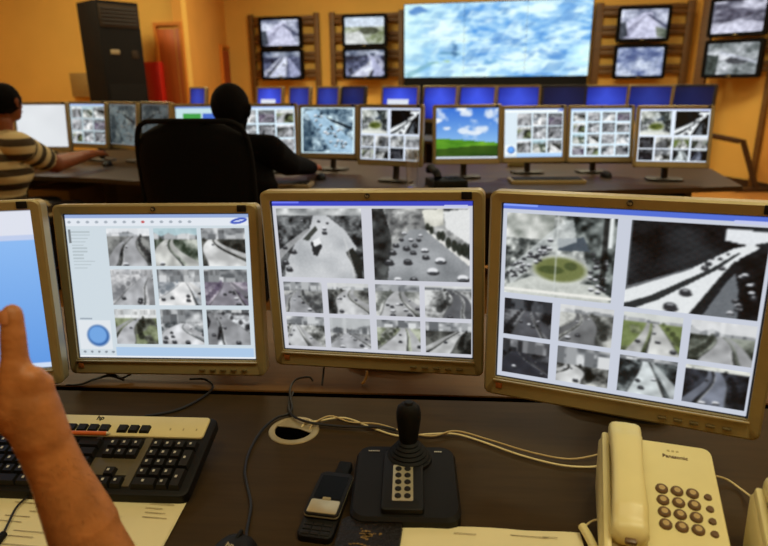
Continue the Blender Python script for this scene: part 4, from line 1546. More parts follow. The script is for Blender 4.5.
# cable grommet ---------------------------------------------------------------------------------------------
gc = wz(294, 430.5, DZ)
gt = thing('cable_grommet', 'round metal cable grommet set into the desk with wires passing through', 'grommet', gc, R(20))
MB().lathe([(0.034, 0.0002), (0.0345, 0.0025), (0.040, 0.0028), (0.0445, 0.0016), (0.0455, 0.0002)], 40).build('ring', 'grommet_metal', gt)
MB().lathe([(0.0, 0.0006), (0.0345, 0.0006)], 40).build('hole_shade_disc', 'shade_black', gt)  # flat black disc on the desk, painting the darkness of a hole
lidp = [(0.034 * math.cos(R(a)), 0.034 * math.sin(R(a))) for a in range(-40, 150, 10)] + [(-0.008, 0.012), (0.008, 0.0)]
MB().prism(lidp, 0.001, 0.0026).build('lid', 'grommet_metal', gt)


# loose cables ------------------------------------------------------------------------------------------------
def cable(name, label, pts, r, mt, h=0.003):
    P = [wz(p[0], p[1], DZ + (p[2] if len(p) > 2 else h)) for p in pts]
    o = P[0].copy()
    o.z = DZ
    ob = MB().tube([p - o for p in P], r, n=7, smooth=6).build(name, mt)
    ob.location = o
    return tag(ob, label, 'cable')


cable('cable', 'cream cable running from the grommet behind the joystick to the telephone',
      [(300, 434, -0.005), (304, 424, .004), (318, 421), (345, 418), (375, 429), (400, 436), (430, 434), (455, 434), (480, 441), (520, 455), (560, 465), (590, 467), (603, 464, .012)], 0.0018, 'cable_cream')
cable('cable', 'thin tan cable twisted along the cream one toward the telephone',
      [(309, 436, -0.005), (312, 425, .006), (330, 416, .006), (350, 422, .003), (378, 424, .006), (405, 432, .003), (432, 436, .006), (456, 431, .006), (490, 440, .004), (530, 452), (570, 459), (604, 453, .014)], 0.0015, 'cable_tan', 0.005)
cable('cable', 'black cable crossing from the desk gap to behind the joystick',
      [(293, 392, .001), (289, 403), (291, 414, .007), (304, 421, .010), (325, 425, .007), (352, 427, .007), (380, 427, .008), (396, 430, .005)], 0.0024, 'cable_black')
cable('cable', 'curved black cable below the monitor with nine views, left of the gap cables',
      [(66, 385, .004), (82, 384, .005), (95, 379, .012), (110, 376, .012), (124, 380, .006)], 0.0024, 'cable_black')
cable('cable', 'long black cable looping in front of monitor with nine views behind the keyboard',
      [(190, 379, .008), (203, 379, .010), (211, 383, .008), (212, 389, .006), (200, 399, .004), (180, 409), (160, 414), (145, 416)], 0.0024, 'cable_black')
cable('cable', 'short black cable tangle under the left half of nine-view monitor',
      [(100, 378, .01), (112, 374, .014), (121, 378, .008), (131, 374, .012)], 0.0024, 'cable_black')
cable('cable', 'short cream cable end hanging under the central monitor', [(362, 384, .003), (366, 378, .012), (367, 371, .026)], 0.0024, 'cable_cream')
cable('cable', 'short dark cable hanging under the central monitor', [(322, 385, .003), (323, 376, .014), (324, 366, .03)], 0.0022, 'cable_black')
cable('cable', 'thin white telephone line between the two telephones', [(716, 476, .012), (728, 480, .006), (742, 490, .006), (754, 499, .02)], 0.0016, 'cable_cream')


# joystick controller --------------------------------------------------------------------------------------------
def joystick():
    a, b = wz(357, 447, DZ + 0.03), wz(452, 446, DZ + 0.03)
    c, d = wz(464, 520, DZ + 0.022), wz(351, 514, DZ + 0.022)
    ctr = (a + b + c + d) / 4
    u = (b - a + c - d).normalized()
    t = thing('joystick_controller', 'black camera joystick controller with ten-button pad on the front desk', 'controller', (ctr.x, ctr.y, DZ), math.atan2(u.y, u.x))
    W, D = 0.158, ((a + b) / 2 - (c + d) / 2).length + 0.006
    # wedge base
    m = MB()
    out = rounded_rect(W, D, 0.022, 6)
    lo = [m.bm.verts.new((x, y, 0)) for x, y in out]
    mid = [m.bm.verts.new((x, y, 0.016 + 0.006 * (y / D + .5))) for x, y in out]
    hi = [m.bm.verts.new((x * .95, y * .95, 0.021 + 0.009 * (y / D + .5))) for x, y in out]
    n = len(out)
    for A, B in ((lo, mid), (mid, hi)):
        for i in range(n):
            m.bm.faces.new((A[i], A[(i + 1) % n], B[(i + 1) % n], B[i]))
    m.bm.faces.new(hi)
    m.bm.faces.new(lo[::-1])
    m.build('base', 'plastic_black', t, angle=30)
    tl = math.atan2(0.009, D)
    Mt = Matrix.Translation((-0.004, 0, 0.026)) @ Matrix.Rotation(tl, 4, 'X')
    MB().prism(rounded_rect(0.061, D * 0.80, 0.006, 4, 0, -D * 0.05), -0.004, 0.008, bevel=0.003).build('centre_block', 'plastic_black', t, M=Mt)
    MB().prism(rounded_rect(0.030, 0.078, 0.002, 2, 0, -0.018), 0.008, 0.0088).build('button_panel', 'phone_silver', t, M=Mt, smooth=False)
    b0 = None
    for r in range(5):
        for cc in range(2):
            x, y = -0.0068 + 0.0136 * cc, -0.018 + (r - 2) * 0.0148
            if b0 is None:
                b0 = MB().lathe([(0.0, 0.0026), (0.0036, 0.0024), (0.0048, 0.0012), (0.0048, 0.0)], 16).build('button', 'key_black', t)
                o = b0
            else:
                o = copy_part(b0, t)
            o.location = Mt @ Vector((x, y, 0.0088))
            o.rotation_euler.x = tl
    for sx, ww in ((-0.050, 0.018), (0.052, 0.011)):
        m = MB()
        for q in range(6 if sx < 0 else 4):
            m.box((sx - ww / 2 + q * 0.0031, D * 0.40, 0.0300), (0.0022, 0.0026, 0.0006))
        m.build('printed_mark', 'key_legend', t, smooth=False)
    # rubber boot and stick
    jp = Vector((0.004, D * 0.30, 0.028))
    bt = MB()
    prof = [(0.038, -0.006), (0.037, 0.004)]
    for k in range(5):
        prof += [(0.033 - k * 0.0042, 0.006 + k * 0.0054), (0.034 - k * 0.0042, 0.008 + k * 0.0054), (0.0315 - k * 0.0042, 0.0105 + k * 0.0054)]
    prof += [(0.0105, 0.034), (0.0, 0.035)]
    bt.lathe(prof, 28, c=jp)
    bt.build('rubber_boot', 'rubber_black', t)
    st = MB()
    st.lathe([(0.0, 0.030), (0.013, 0.031), (0.015, 0.036), (0.0155, 0.044), (0.0175, 0.058), (0.0190, 0.072), (0.0190, 0.083), (0.0172, 0.092), (0.012, 0.097), (0.0, 0.099)], 24, c=jp, sy=0.9)
    st.build('stick', 'rubber_black', t)
    MB().lathe([(0.0, 0.1015), (0.006, 0.101), (0.0075, 0.098), (0.0075, 0.094)], 16, c=jp).build('stick_button', 'key_black', t)


joystick()


# slider phone -------------------------------------------------------------------------------------------------
def slider_phone():
    a, b = wz(338, 474, DZ + 0.016), wz(313, 536, DZ + 0.012)
    d = (a - b)
    yaw = math.atan2(d.y, d.x) - math.pi / 2
    L = d.length
    c = (a + b) / 2
    t = thing('slider_phone', 'black and silver slide-open mobile phone lying left of the joystick controller', 'mobile phone', (c.x, c.y, DZ), yaw)
    MB().prism(rounded_rect(0.050, 0.102, 0.009, 5, 0, -L / 2 + 0.051), 0.0, 0.010, bevel=0.003).build('keypad_half', 'plastic_black', t)
    MB().prism(rounded_rect(0.0505, 0.098, 0.007, 5, 0, L / 2 - 0.049), 0.0102, 0.0185, bevel=0.002).build('screen_half', 'plastic_black', t)
    MB().prism(rounded_rect(0.0510, 0.0985, 0.007, 5, 0, L / 2 - 0.049), 0.0135, 0.0155).build('side_rim', 'phone_silver', t)
    MB().prism(rounded_rect(0.041, 0.053, 0.002, 3, 0, L / 2 - 0.036), 0.0185, 0.0190).build('display', 'glass_dark', t, smooth=False)
    MB().prism(rounded_rect(0.043, 0.028, 0.003, 3, 0, L / 2 - 0.081), 0.0185, 0.0198, bevel=0.0006).build('silver_keypad', 'phone_silver', t)
    MB().prism(rounded_rect(0.012, 0.006, 0.001, 2, 0, L / 2 - 0.0645), 0.0188, 0.0202).build('navigation_key', 'silver_grey', t, smooth=False)
    for r in range(3):
        for q in range(3):
            MB().box((-0.014 + q * 0.014, -L / 2 + 0.008 + r * 0.009, 0.0105), (0.012, 0.007, 0.0015), 0.0005).build('key', 'key_black', t)
    MB().prism(rounded_rect(0.022, 0.046, 0.004, 4, 0.003, L / 2 + 0.017), 0.001, 0.013, bevel=0.003).build('strap_clip', 'rubber_black', t)


slider_phone()

# leather wallet ---------------------------------------------------------------------------------------------------
w0, w1 = wz(340, 517, DZ + 0.012), wz(398, 520, DZ + 0.012)
u = (w1 - w0).normalized()
wt = thing('leather_wallet', 'worn black leather wallet with a faded gold emblem beside the phone', 'wallet', ((w0 + w1) / 2 - Vector((0.002, 0.055, DZ + 0.012 - DZ))).xy.to_3d() + Vector((0, 0, DZ)), math.atan2(u.y, u.x) + R(-3))
WW = (w1 - w0).length + 0.004
m = MB()
N = 12
for z0, s in ((0.0, 1.0), (0.0072, 0.985)):
    m.prism(rounded_rect(WW * s, 0.112 * s, 0.010, 5), z0, z0 + 0.007, bevel=0.003, seg=3)
m.build('cover', 'leather', wt)
e = MB()
rg_ = random.Random(12)
for k in range(46):                      # worn gilt print: a crest with a ribbon below
    aa, rr = rg_.uniform(0, 6.28), abs(rg_.gauss(0, 0.5))
    ex, ey = -0.002 + 0.017 * rr * math.cos(aa), 0.020 + 0.015 * rr * math.sin(aa)
    sz = rg_.uniform(0.0014, 0.0042)
    e.box((ex, ey, 0.0145), (sz, sz * rg_.uniform(0.4, 0.9), 0.0004), M=None)
for k in range(9):
    e.box((-0.022 + 0.005 * k, 0.000 + 0.002 * math.sin(k * 0.8), 0.0145), (0.0042, 0.0020, 0.0004))
e.build('emblem', 'gold_print', wt, smooth=False)


# telephones ------------------------------------------------------------------------------------------------------------
def telephone(label, ctr, yaw, cord=True):
    t = thing('telephone', label, 'telephone', (ctr.x, ctr.y, DZ), yaw, 'cream desk telephones')
    W, D = 0.156, 0.215
    zf, zb = 0.028, 0.084

    def top(y):
        return zf + (zb - zf) * (y / D + 0.5)
    # wedge body with rounded plan
    m = MB()
    out = rounded_rect(W, D, 0.012, 4)
    n = len(out)
    lo = [m.bm.verts.new((x * 0.97, y * 0.98, 0)) for x, y in out]
    mid = [m.bm.verts.new((x, y, top(y) - 0.007)) for x, y in out]
    hi = [m.bm.verts.new((x * 0.965, y * 0.975, top(y * 0.975))) for x, y in out]
    for A, B in ((lo, mid), (mid, hi)):
        for i in range(n):
            m.bm.faces.new((A[i], A[(i + 1) % n], B[(i + 1) % n], B[i]))
    m.bm.faces.new(hi)
    m.bm.faces.new(lo[::-1])
    m.build('body', 'cream_plastic', t, angle=40)
    tl = math.atan2(zb - zf, D)
    Mt = Matrix.Translation((0, 0, (zf + zb) / 2)) @ Matrix.Rotation(tl, 4, 'X')
    # cradle rail beside the handset
    MB().box((-W / 2 + 0.0085, 0.0, 0.004), (0.011, D * 0.96, 0.016), 0.004).build('cradle_rail', 'cream_plastic', t, M=Mt)
    MB().box((-0.044, 0.0, 0.001), (0.046, D * 0.90, 0.004), 0.001).build('cradle_bed', 'cream_dark', t, M=Mt)
    # handset: bar along y with swollen, rounded ends
    h = MB()
    secs = []
    HL = 0.200
    NS = 22
    for i in range(NS + 1):
        s = i / NS
        y = -HL / 2 + HL * s
        e_ = min(1.0, min(s, 1 - s) / 0.07)
        rnd = math.sqrt(max(0.0, 1 - (1 - e_) ** 2))
        hw = 0.0205 + 0.0025 * (math.cos(s * 2 * math.pi) * 0.5 + 0.5)
        th = 0.014 + 0.002 * math.cos(s * 2 * math.pi)
        zc = 0.024 + 0.006 * math.sin(s * math.pi) - (0.006 if s < 0.15 or s > 0.85 else 0.0)
        ring = []
        for k in range(16):
            a = 2 * math.pi * k / 16
            cx = math.copysign(abs(math.cos(a)) ** 0.55, math.cos(a))
            cz = math.copysign(abs(math.sin(a)) ** 0.6, math.sin(a))
            low = (0.008 if (s < 0.2 or s > 0.8) else 0.0) if math.sin(a) < 0 else 0.0
            ring.append(h.bm.verts.new((-0.044 + hw * max(rnd, 0.12) * cx if False else -0.044 + hw * (0.55 + 0.45 * rnd) * cx, y + 0.014, zc + (th + low) * max(rnd, 0.25) * cz)))
        secs.append(ring)
    for A, B in zip(secs, secs[1:]):
        for k in range(16):
            h.bm.faces.new((A[k], A[(k + 1) % 16], B[(k + 1) % 16], B[k]))
    h.bm.faces.new(secs[0][::-1])
    h.bm.faces.new(secs[-1])
    hs = h.build('handset', 'cream_plastic', t, M=Mt, angle=60)
    MB().box((-0.044, -HL / 2 + 0.0145, 0.021), (0.014, 0.010, 0.007), 0.002).build('cord_socket', 'key_brown', hs, M=Mt)
    # keys
    k0 = c0 = s0 = None
    for r in range(4):
        for c in range(3):
            p = Mt @ Vector((0.0030 + 0.0192 * c, 0.021 - 0.0190 * r, 0.0002))
            if k0 is None:
                k0 = MB().lathe([(0.0, 0.0040), (0.0060, 0.0038), (0.0078, 0.0024), (0.0082, 0.0)], 20).build('key', 'key_brown', t)
                c0 = MB().lathe([(0.0, 0.0003), (0.0040, 0.0)], 14).build('key_face', 'key_tan', k0)
                c0.location = (0, 0, 0.0041)
                o = k0
            else:
                o = copy_part(k0, t)
                copy_part(c0, o)
            o.location = p
            o.rotation_euler.x = tl
        p = Mt @ Vector((0.0600, 0.019 - 0.0190 * r, 0.0002))
        if s0 is None:
            s0 = MB().lathe([(0.0, 0.0030), (0.0042, 0.0028), (0.0052, 0.0)], 16).build('function_key', 'key_brown', t)
            o = s0
        else:
            o = copy_part(s0, t)
        o.location = p
        o.rotation_euler.x = tl
    me = text_mesh('Panasonic', 0.0085, bold=True)
    me.transform(Mt @ Matrix.Translation((0.026, 0.083, 0.0003)))
    link('lettering', me, 'key_brown', t, smooth=False)
    m = MB()
    for q in range(3):
        m.box((0.018 + q * 0.006, 0.094, 0.0002), (0.0035, 0.003, 0.0006))
    m.build('printed_mark', 'cream_dark', t, M=Mt, smooth=False)
    if cord:
        bpy.context.view_layer.update()
        Mi = t.matrix_world.inverted()
        P = [Mi @ wz(x, y, DZ + z) for x, y, z in ((582, 526, .016), (588, 536, .014), (596, 552, .012), (606, 575, .010))]
        MB().tube(P, 0.0058, n=10, smooth=5).build('handset_cord', 'cream_plastic', t)
        P = [Mi @ wz(x, y, DZ + z) for x, y, z in ((584, 527, .018), (592, 521, .014), (602, 519, .018))]
        MB().tube(P, 0.0014, n=6, smooth=5).build('line_wire', 'cable_cream', t)
    return t


b0, b1 = wz(601, 437, DZ + 0.082), wz(709, 449, DZ + 0.082)
bm_ = (b0 + b1) / 2
ty = R(-17)
fw = Vector((-math.sin(ty), math.cos(ty), 0))
ctr = bm_ - fw * 0.103
telephone('cream push-button telephone with its handset on the left, below the right monitor', ctr, ty)
b2 = wz(749, 488, DZ + 0.082)
ty2 = R(-20)
fw2 = Vector((-math.sin(ty2), math.cos(ty2), 0))
rt2 = Vector((math.cos(ty2), math.sin(ty2), 0))
telephone('second cream telephone cut off by the right edge of the picture', b2 + rt2 * 0.078 - fw2 * 0.108, ty2, cord=False)

# headset lead lying on the sheets ---------------------------------------------------------------------------------------
P = [wz(x, y, DZ + 0.009) for x, y in ((-8, 548), (2, 536), (8, 524), (16, 508), (27, 497), (40, 489))]
hl = thing('microphone_lead', 'black lead with a plug lying on the sheets at lower left', 'lead', Vector((P[1].x, P[1].y, DZ)))
Ti = Matrix.Translation((-P[1].x, -P[1].y, -DZ))
MB().tube(P[1:], 0.0016, n=7, smooth=5).build('wire', 'cable_black', hl, M=Ti)
MB().cyl(P[0], P[1] + (P[1] - P[0]).normalized() * 0.004, 0.0058, 0.005, n=14).build('plug', 'rubber_black', hl, M=Ti)


# ------------------------------------------------------------------ things on the second desk
def at2(px, py):
    return wz(px, py, D2)


c = wy(412, 176, at2(412, 180).y)
gp = at2(412, 188)
gl = MB()
gl.lathe([(0.0, 0.002), (0.030, 0.002), (0.031, 0.010), (0.036, 0.20), (0.037, 0.215), (0.0345, 0.215), (0.033, 0.195), (0.028, 0.014), (0.0, 0.012)], 28)
glo = gl.build('drinking_glass', 'clear_glass')
glo.location = gp
tag(glo, 'tall clear drinking glass on the second desk left of the meadow screen', 'glass')

p = at2(446, 186)
ph = thing('desk_phone', 'black handset phone on the second desk in front of the meadow screen', 'telephone', p, R(12))
MB().prism([(-0.10, -0.09), (0.10, -0.09), (0.10, 0.09), (-0.10, 0.09)], 0, 0.045, bevel=0.012).build('body', 'plastic_black', ph)
MB().tube([(-0.075, -0.085, 0.06), (-0.075, -0.06, 0.085), (-0.075, 0.0, 0.092), (-0.075, 0.07, 0.10), (-0.075, 0.09, 0.075)], 0.022, n=10).build('handset', 'rubber_black', ph)
for r in range(3):
    for q in range(3):
        MB().box((0.0 + q * 0.03, -0.05 + r * 0.03, 0.047), (0.02, 0.02, 0.006), 0.002).build('key', 'key_black', ph)


def far_mouse(px, py, label):
    p = at2(px, py)
    m = MB()
    m.lathe([(0.031, 0.0), (0.033, 0.008), (0.028, 0.024), (0.016, 0.033), (0.0, 0.036)], 20, sy=1.7)
    o = thing('computer_mouse', label, 'mouse', p)
    m.build('body', 'plastic_black', o)
    MB().box((0, 0.03, 0.034), (0.007, 0.016, 0.006), 0.002).build('wheel', 'rubber_black', o)
    return o


far_mouse(108, 166, 'black mouse under the hand of the man in the striped shirt')
far_mouse(321, 179, 'black mouse under the hand of the man in black')
far_mouse(606, 177, 'black mouse below the sixteen-view screen on the second desk')


def far_keyboard(px, py, label, yaw, mt, w=0.44):
    p = at2(px, py)
    t = thing('keyboard', label, 'keyboard', p, yaw)
    MB().prism(rounded_rect(w, 0.15, 0.01, 3), 0.0, 0.02, bevel=0.005).build('case', mt, t)
    for r in range(4):
        MB().box((0, -0.05 + r * 0.028, 0.022), (w * 0.92, 0.022, 0.008), 0.003).build('key_row', 'key_black', t)
    return t


far_keyboard(546, 182, 'grey keyboard lying below the nine-view screen right of the meadow', R(-2), 'silver_grey')
far_keyboard(275, 186, 'pale keyboard under the sleeve of the man in black', R(-5), 'beige_case')
far_keyboard(64, 157, 'keyboard behind the forearm of the man in the striped shirt', R(-8), 'shell_dark')
p = at2(517, 166)
nb = MB().box((0, 0, 0.03), (0.13, 0.06, 0.06), 0.006)
nbo = thing('note_box', 'small tan memo box under the nine-view screen right of the meadow', 'box', p, R(3))
nb.build('tray', 'cream_dark', nbo)
MB().box((0, 0, 0.062), (0.11, 0.045, 0.008), 0.001).build('notes', 'key_tan', nbo)

# computer case under the second desk, left
p = wy(67, 190, 4.62)
pc = thing('computer_case', 'beige computer case on the floor under second desk at left', 'computer', (p.x, 4.62, 0), R(-12))
MB().box((0, 0, 0.31), (0.36, 0.40, 0.62), 0.02).build('body', 'beige_case', pc)
MB().box((0, -0.203, 0.42), (0.30, 0.01, 0.05), 0.004).build('drive_bay', 'cream_dark', pc)
MB().cyl((0.12, -0.2, 0.30), (0.12, -0.21, 0.30), 0.012).build('power_button', 'shell_dark', pc)


# ------------------------------------------------------------------ people: blended tapered volumes become one skin
def capsule(m, p0, p1, r0, r1, n=14, k=5, sx=1.0, side=None):
    p0, p1 = Vector(p0), Vector(p1)
    d = (p1 - p0)
    L = d.length
    d.normalize()
    ref = Vector(side) if side is not None else (Vector((1, 0, 0)) if abs(d.x) < 0.9 else Vector((0, 1, 0)))
    s = (ref - d * ref.dot(d)).normalized()
    t = d.cross(s)
    rings = []
    prof = [(-r0 * math.cos(math.pi / 2 * i / k), r0 * math.sin(math.pi / 2 * i / k)) for i in range(k + 1)]
    prof += [(L + r1 * math.sin(math.pi / 2 * i / k), r1 * math.cos(math.pi / 2 * i / k)) for i in range(k + 1)]
    for z, r in prof:
        if r < 1e-6:
            rings.append([m.bm.verts.new(p0 + d * z)])
        else:
            rings.append([m.bm.verts.new(p0 + d * z + (s * math.cos(2 * math.pi * q / n) * sx + t * math.sin(2 * math.pi * q / n)) * r) for q in range(n)])
    for a, b in zip(rings, rings[1:]):
        for q in range(n):
            j = (q + 1) % n
            if len(a) == 1 and len(b) == 1:
                continue
            if len(a) == 1:
                m.bm.faces.new((a[0], b[q], b[j]))
            elif len(b) == 1:
                m.bm.faces.new((a[j], a[q], b[0]))
            else:
                m.bm.faces.new((a[j], a[q], b[q], b[j]))


def ellipsoid(m, c, r, M=None, n=18):
    rr = bmesh.ops.create_uvsphere(m.bm, u_segments=n, v_segments=n // 2, radius=1.0)
    for v in rr['verts']:
        p = Vector((v.co.x * r[0], v.co.y * r[1], v.co.z * r[2]))
        if M is not None:
            p = M @ p
        v.co = p + Vector(c)


def fuse(m, voxel, smooth=4, factor=0.5):
    """Union of all volumes as a single continuous surface."""
    bmesh.ops.recalc_face_normals(m.bm, faces=m.bm.faces[:])
    me = bpy.data.meshes.new('body')
    m.bm.to_mesh(me)
    m.bm.free()
    o = bpy.data.objects.new('body', me)
    C.objects.link(o)
    rm = o.modifiers.new('fuse', 'REMESH')
    rm.mode = 'VOXEL'
    rm.voxel_size = voxel
    sm = o.modifiers.new('soften', 'SMOOTH')
    sm.iterations = smooth
    sm.factor = factor
    dg = bpy.context.evaluated_depsgraph_get()
    out = bpy.data.meshes.new_from_object(o.evaluated_get(dg))
    bpy.data.objects.remove(o)
    return out


def garment(body, pred, off, name, mt, parent, stripe=None, whole=False):
    """Layer that follows the body where pred(point) holds, with a turned-in edge."""
    bm = bmesh.new()
    bm.from_mesh(body)
    bm.normal_update()
    kill = [f for f in bm.faces if not pred(f.calc_center_median())]
    bmesh.ops.delete(bm, geom=kill, context='FACES')
    loose = [v for v in bm.verts if not v.link_faces]
    bmesh.ops.delete(bm, geom=loose, context='VERTS')
    if whole:                                # keep the one connected piece
        left, best = set(bm.faces), []
        while left:
            f0 = left.pop()
            isl, st = [f0], [f0]
            while st:
                f = st.pop()
                for e in f.edges:
                    for f2 in e.link_faces:
                        if f2 in left:
                            left.discard(f2)
                            isl.append(f2)
                            st.append(f2)
            if len(isl) > len(best):
                best = isl
        keep = set(best)
        bmesh.ops.delete(bm, geom=[f for f in bm.faces if f not in keep], context='FACES')
        bmesh.ops.delete(bm, geom=[v for v in bm.verts if not v.link_faces], context='VERTS')
    bm.normal_update()
    nrm = {v: v.normal.copy() for v in bm.verts}
    for v in bm.verts:
        v.co += nrm[v] * off
    be = [e for e in bm.edges if e.is_boundary]
    ex = bmesh.ops.extrude_edge_only(bm, edges=be)
    vs = [v for v in ex['geom'] if isinstance(v, bmesh.types.BMVert)]
    for v in vs:
        n = v.normal if v.normal.length else Vector((0, 0, 1))
    bm.normal_update()
    src = {}
    for e in bm.edges:
        a, b = e.verts
        if a in nrm and b in set(vs) and (a.co - b.co).length < 1e-9:
            src[b] = a
    for b, a in src.items():
        b.co -= nrm[a] * (off * 1.3)
    me = bpy.data.meshes.new(name)
    bm.to_mesh(me)
    bm.free()
    if stripe is not None:
        at = me.attributes.new('stripe', 'FLOAT', 'POINT')
        at.data.foreach_set('value', [stripe(v.co) for v in me.vertices])
    return link(name, me, mt, parent, angle=70)


def seg_t(p, a, b):
    ab = b - a
    t = (p - a).dot(ab) / ab.dot(ab)
    q = a + ab * max(0, min(1, t))
    return t, (p - q).length


def elbow(s, h, l1, l2, hint):
    d = h - s
    L = min(d.length, l1 + l2 - 0.005)
    d.normalize()
    a = (l1 * l1 - l2 * l2 + L * L) / (2 * L)
    hgt = math.sqrt(max(1e-6, l1 * l1 - a * a))
    hint = Vector(hint)
    n = (hint - d * hint.dot(d)).normalized()
    return s + d * a + n * hgt


def person(label, pos, yaw, seat, hand_r, hand_l, kind, head_yaw=0.0, lean=0.06, bulk=1.0, elbow_r=None, hair_low=-0.055, hair_wide=0.079, side_lean=0.0, shrug=0.0):
    """Seated person; pos is the floor point under the hips, facing +y turned by yaw."""
    t = thing('person', label, 'person', pos)
    Rz = Matrix.Rotation(yaw, 3, 'Z')

    def W(x, y, z):
        return Rz @ Vector((x, y, z))
    inv = Matrix.Translation(-Vector(pos))
    hr, hl = inv @ Vector(hand_r), inv @ Vector(hand_l)
    hip = W(0, 0, seat + 0.11)
    waist = W(0, lean * 0.3, seat + 0.27)
    sx_ = side_lean
    chest = W(sx_ * 0.4, lean * 0.7, seat + 0.42)
    neck = W(sx_ * 0.75, lean * 1.1, seat + 0.60)
    headc = W(sx_, lean * 1.3 + 0.015, seat + 0.765)
    sl, sr = W(-0.185 + sx_ * 0.6, lean, seat + 0.535 + shrug), W(0.185 + sx_ * 0.6, lean, seat + 0.525 + shrug)
    m = MB()
    side = W(1, 0, 0)
    capsule(m, hip, waist, 0.125 * bulk, 0.115 * bulk, n=20, sx=1.35, side=side)
    capsule(m, waist, chest, 0.115 * bulk, 0.135 * bulk, n=20, sx=1.32, side=side)
    capsule(m, chest, W(sx_ * 0.6, lean, seat + 0.50), 0.135 * bulk, 0.09 * bulk, n=20, sx=1.4, side=side)
    capsule(m, sl, sr, 0.068, 0.068)
    capsule(m, W(sx_ * 0.6, lean, seat + 0.52), neck + W(0, 0.01, 0.06), 0.062, 0.052)
    Hy = Matrix.Rotation(yaw + head_yaw, 3, 'Z')

    def Hd(x, y, z):
        return headc + Hy @ Vector((x, y, z))
    ellipsoid(m, Hd(0, -0.012, 0.022), (0.076, 0.094, 0.092), Hy)
    capsule(m, Hd(0, 0.035, 0.0), Hd(0, 0.052, -0.072), 0.062, 0.034)
    capsule(m, Hd(0, 0.088, 0.012), Hd(0, 0.108, -0.022), 0.009, 0.014)      # nose
    capsule(m, Hd(-0.018, 0.088, -0.052), Hd(0.018, 0.088, -0.052), 0.009, 0.009)   # mouth
    for s in (-1, 1):
        capsule(m, Hd(s * 0.022, 0.084, 0.032), Hd(s * 0.045, 0.074, 0.032), 0.010, 0.008)   # brow
        capsule(m, Hd(s * 0.080, -0.006, 0.018), Hd(s * 0.078, 0.0, -0.022), 0.013, 0.009)    # ear
    arms = []
    for s, sh, hd in ((1, sr, hr), (-1, sl, hl)):
        fw = (hd - sh)
        wr = hd - Vector((fw.x, fw.y, 0)).normalized() * 0.085 + Vector((0, 0, 0.018))
        el = elbow(sh, wr, 0.30, 0.265, W(s * 0.55, -0.25, -1.0))
        if s == 1 and elbow_r is not None:
            el = inv @ Vector(elbow_r)
        capsule(m, sh, el, 0.060 * bulk, 0.049 * bulk)
        capsule(m, el, wr, 0.047 * bulk, 0.030)
        arms.append((sh, el, wr))
        # hand: flattened palm and five bent fingers
        d = (hd - wr)
        d.z *= 0.3
        d.normalize()
        lat = d.cross(Vector((0, 0, 1))).normalized()
        pa = wr + d * 0.015
        pb = wr + d * 0.075
        for o in (-0.022, 0, 0.022):
            capsule(m, pa + lat * o * 0.6, pb + lat * o, 0.019 * bulk, 0.018 * bulk)
        for q, (o, ln) in enumerate(((-0.030, 0.055), (-0.010, 0.068), (0.010, 0.064), (0.030, 0.050))):
            k = pb + lat * o * 1.05
            k1 = k + d * ln * 0.55 + Vector((0, 0, -0.004))
            k2 = k + d * ln + Vector((0, 0, -0.022))
            capsule(m, k, k1, 0.011, 0.0095)
            capsule(m, k1, k2, 0.0095, 0.008)
        th = wr + d * 0.025 - lat * s * 0.03
        capsule(m, th, th + d * 0.045 - lat * s * 0.025, 0.014, 0.012)
        capsule(m, th + d * 0.045 - lat * s * 0.025, th + d * 0.075 - lat * s * 0.022 - Vector((0, 0, 0.008)), 0.012, 0.009)
    for s in (-1, 1):
        hp = W(s * 0.10, 0.0, seat + 0.085)
        kn = W(s * 0.15, 0.43, seat + 0.06)
        an = W(s * 0.14, 0.38, 0.09)
        capsule(m, hp, kn, 0.088, 0.062)
        capsule(m, kn, an, 0.058, 0.038)
        capsule(m, an + W(0, -0.03, -0.045), an + W(s * 0.015, 0.15, -0.052), 0.038, 0.032, sx=1.0)
    body = fuse(m, 0.010, 3)
    sk, shirt, sleeve = kind
    bo = link('body', body, sk, t, angle=80)
    NZ = neck.z + 0.008

    def is_top(p):
        if p.z > NZ and ((p - neck).xy.length < 0.088 or p.z > headc.z - 0.10):
            return False
        for (sh, el, wr) in arms:
            te, de = seg_t(p, sh, el)
            tw, dw = seg_t(p, el, wr)
            if dw < 0.075 and dw <= de and tw > 0:
                return tw < sleeve - 1
            if de < 0.09 and te > 0.25:
                return te < sleeve
        return p.z > hip.z - 0.04 and (Rz.transposed() @ p).y < 0.24 or p.z > hip.z + 0.14

    def stripe(p):
        for (sh, el, wr) in arms:
            te, de = seg_t(p, sh, el)
            if de < 0.10 and te > 0.12:
                return (te * 0.30) * 2 * math.pi / 0.078 + 2.2
        return p.z * 2 * math.pi / 0.088 + 0.5
    garment(body, is_top, 0.012, 'shirt', shirt, t, stripe, whole=True)
    garment(body, lambda p: p.z <= hip.z + 0.03 and p.z > 0.11, 0.009, 'trousers', 'cloth_trousers', t, whole=True)
    for s in (-1, 1):
        garment(body, lambda p: p.z <= 0.105 and (Rz.transposed() @ p).x * s > 0, 0.006, 'shoe', 'plastic_black', t, whole=True)

    def is_hair(p):
        q = Hy.transposed() @ (p - headc)
        return (q.z > hair_low + 0.9 * max(0.0, q.y + 0.02) and q.y < 0.055 and abs(q.x) < hair_wide) or q.z > 0.072
    garment(body, is_hair, 0.006 if kind[0] == 'skin_dark' else 0.013, 'hair', 'hair_black', t, whole=True)
    for s in (-1, 1):
        e = MB()
        ellipsoid(e, Hd(s * 0.030, 0.076, 0.018), (0.012, 0.010, 0.009), Hy, n=10)
        e.build('eye', 'eye_white', t)
    return t


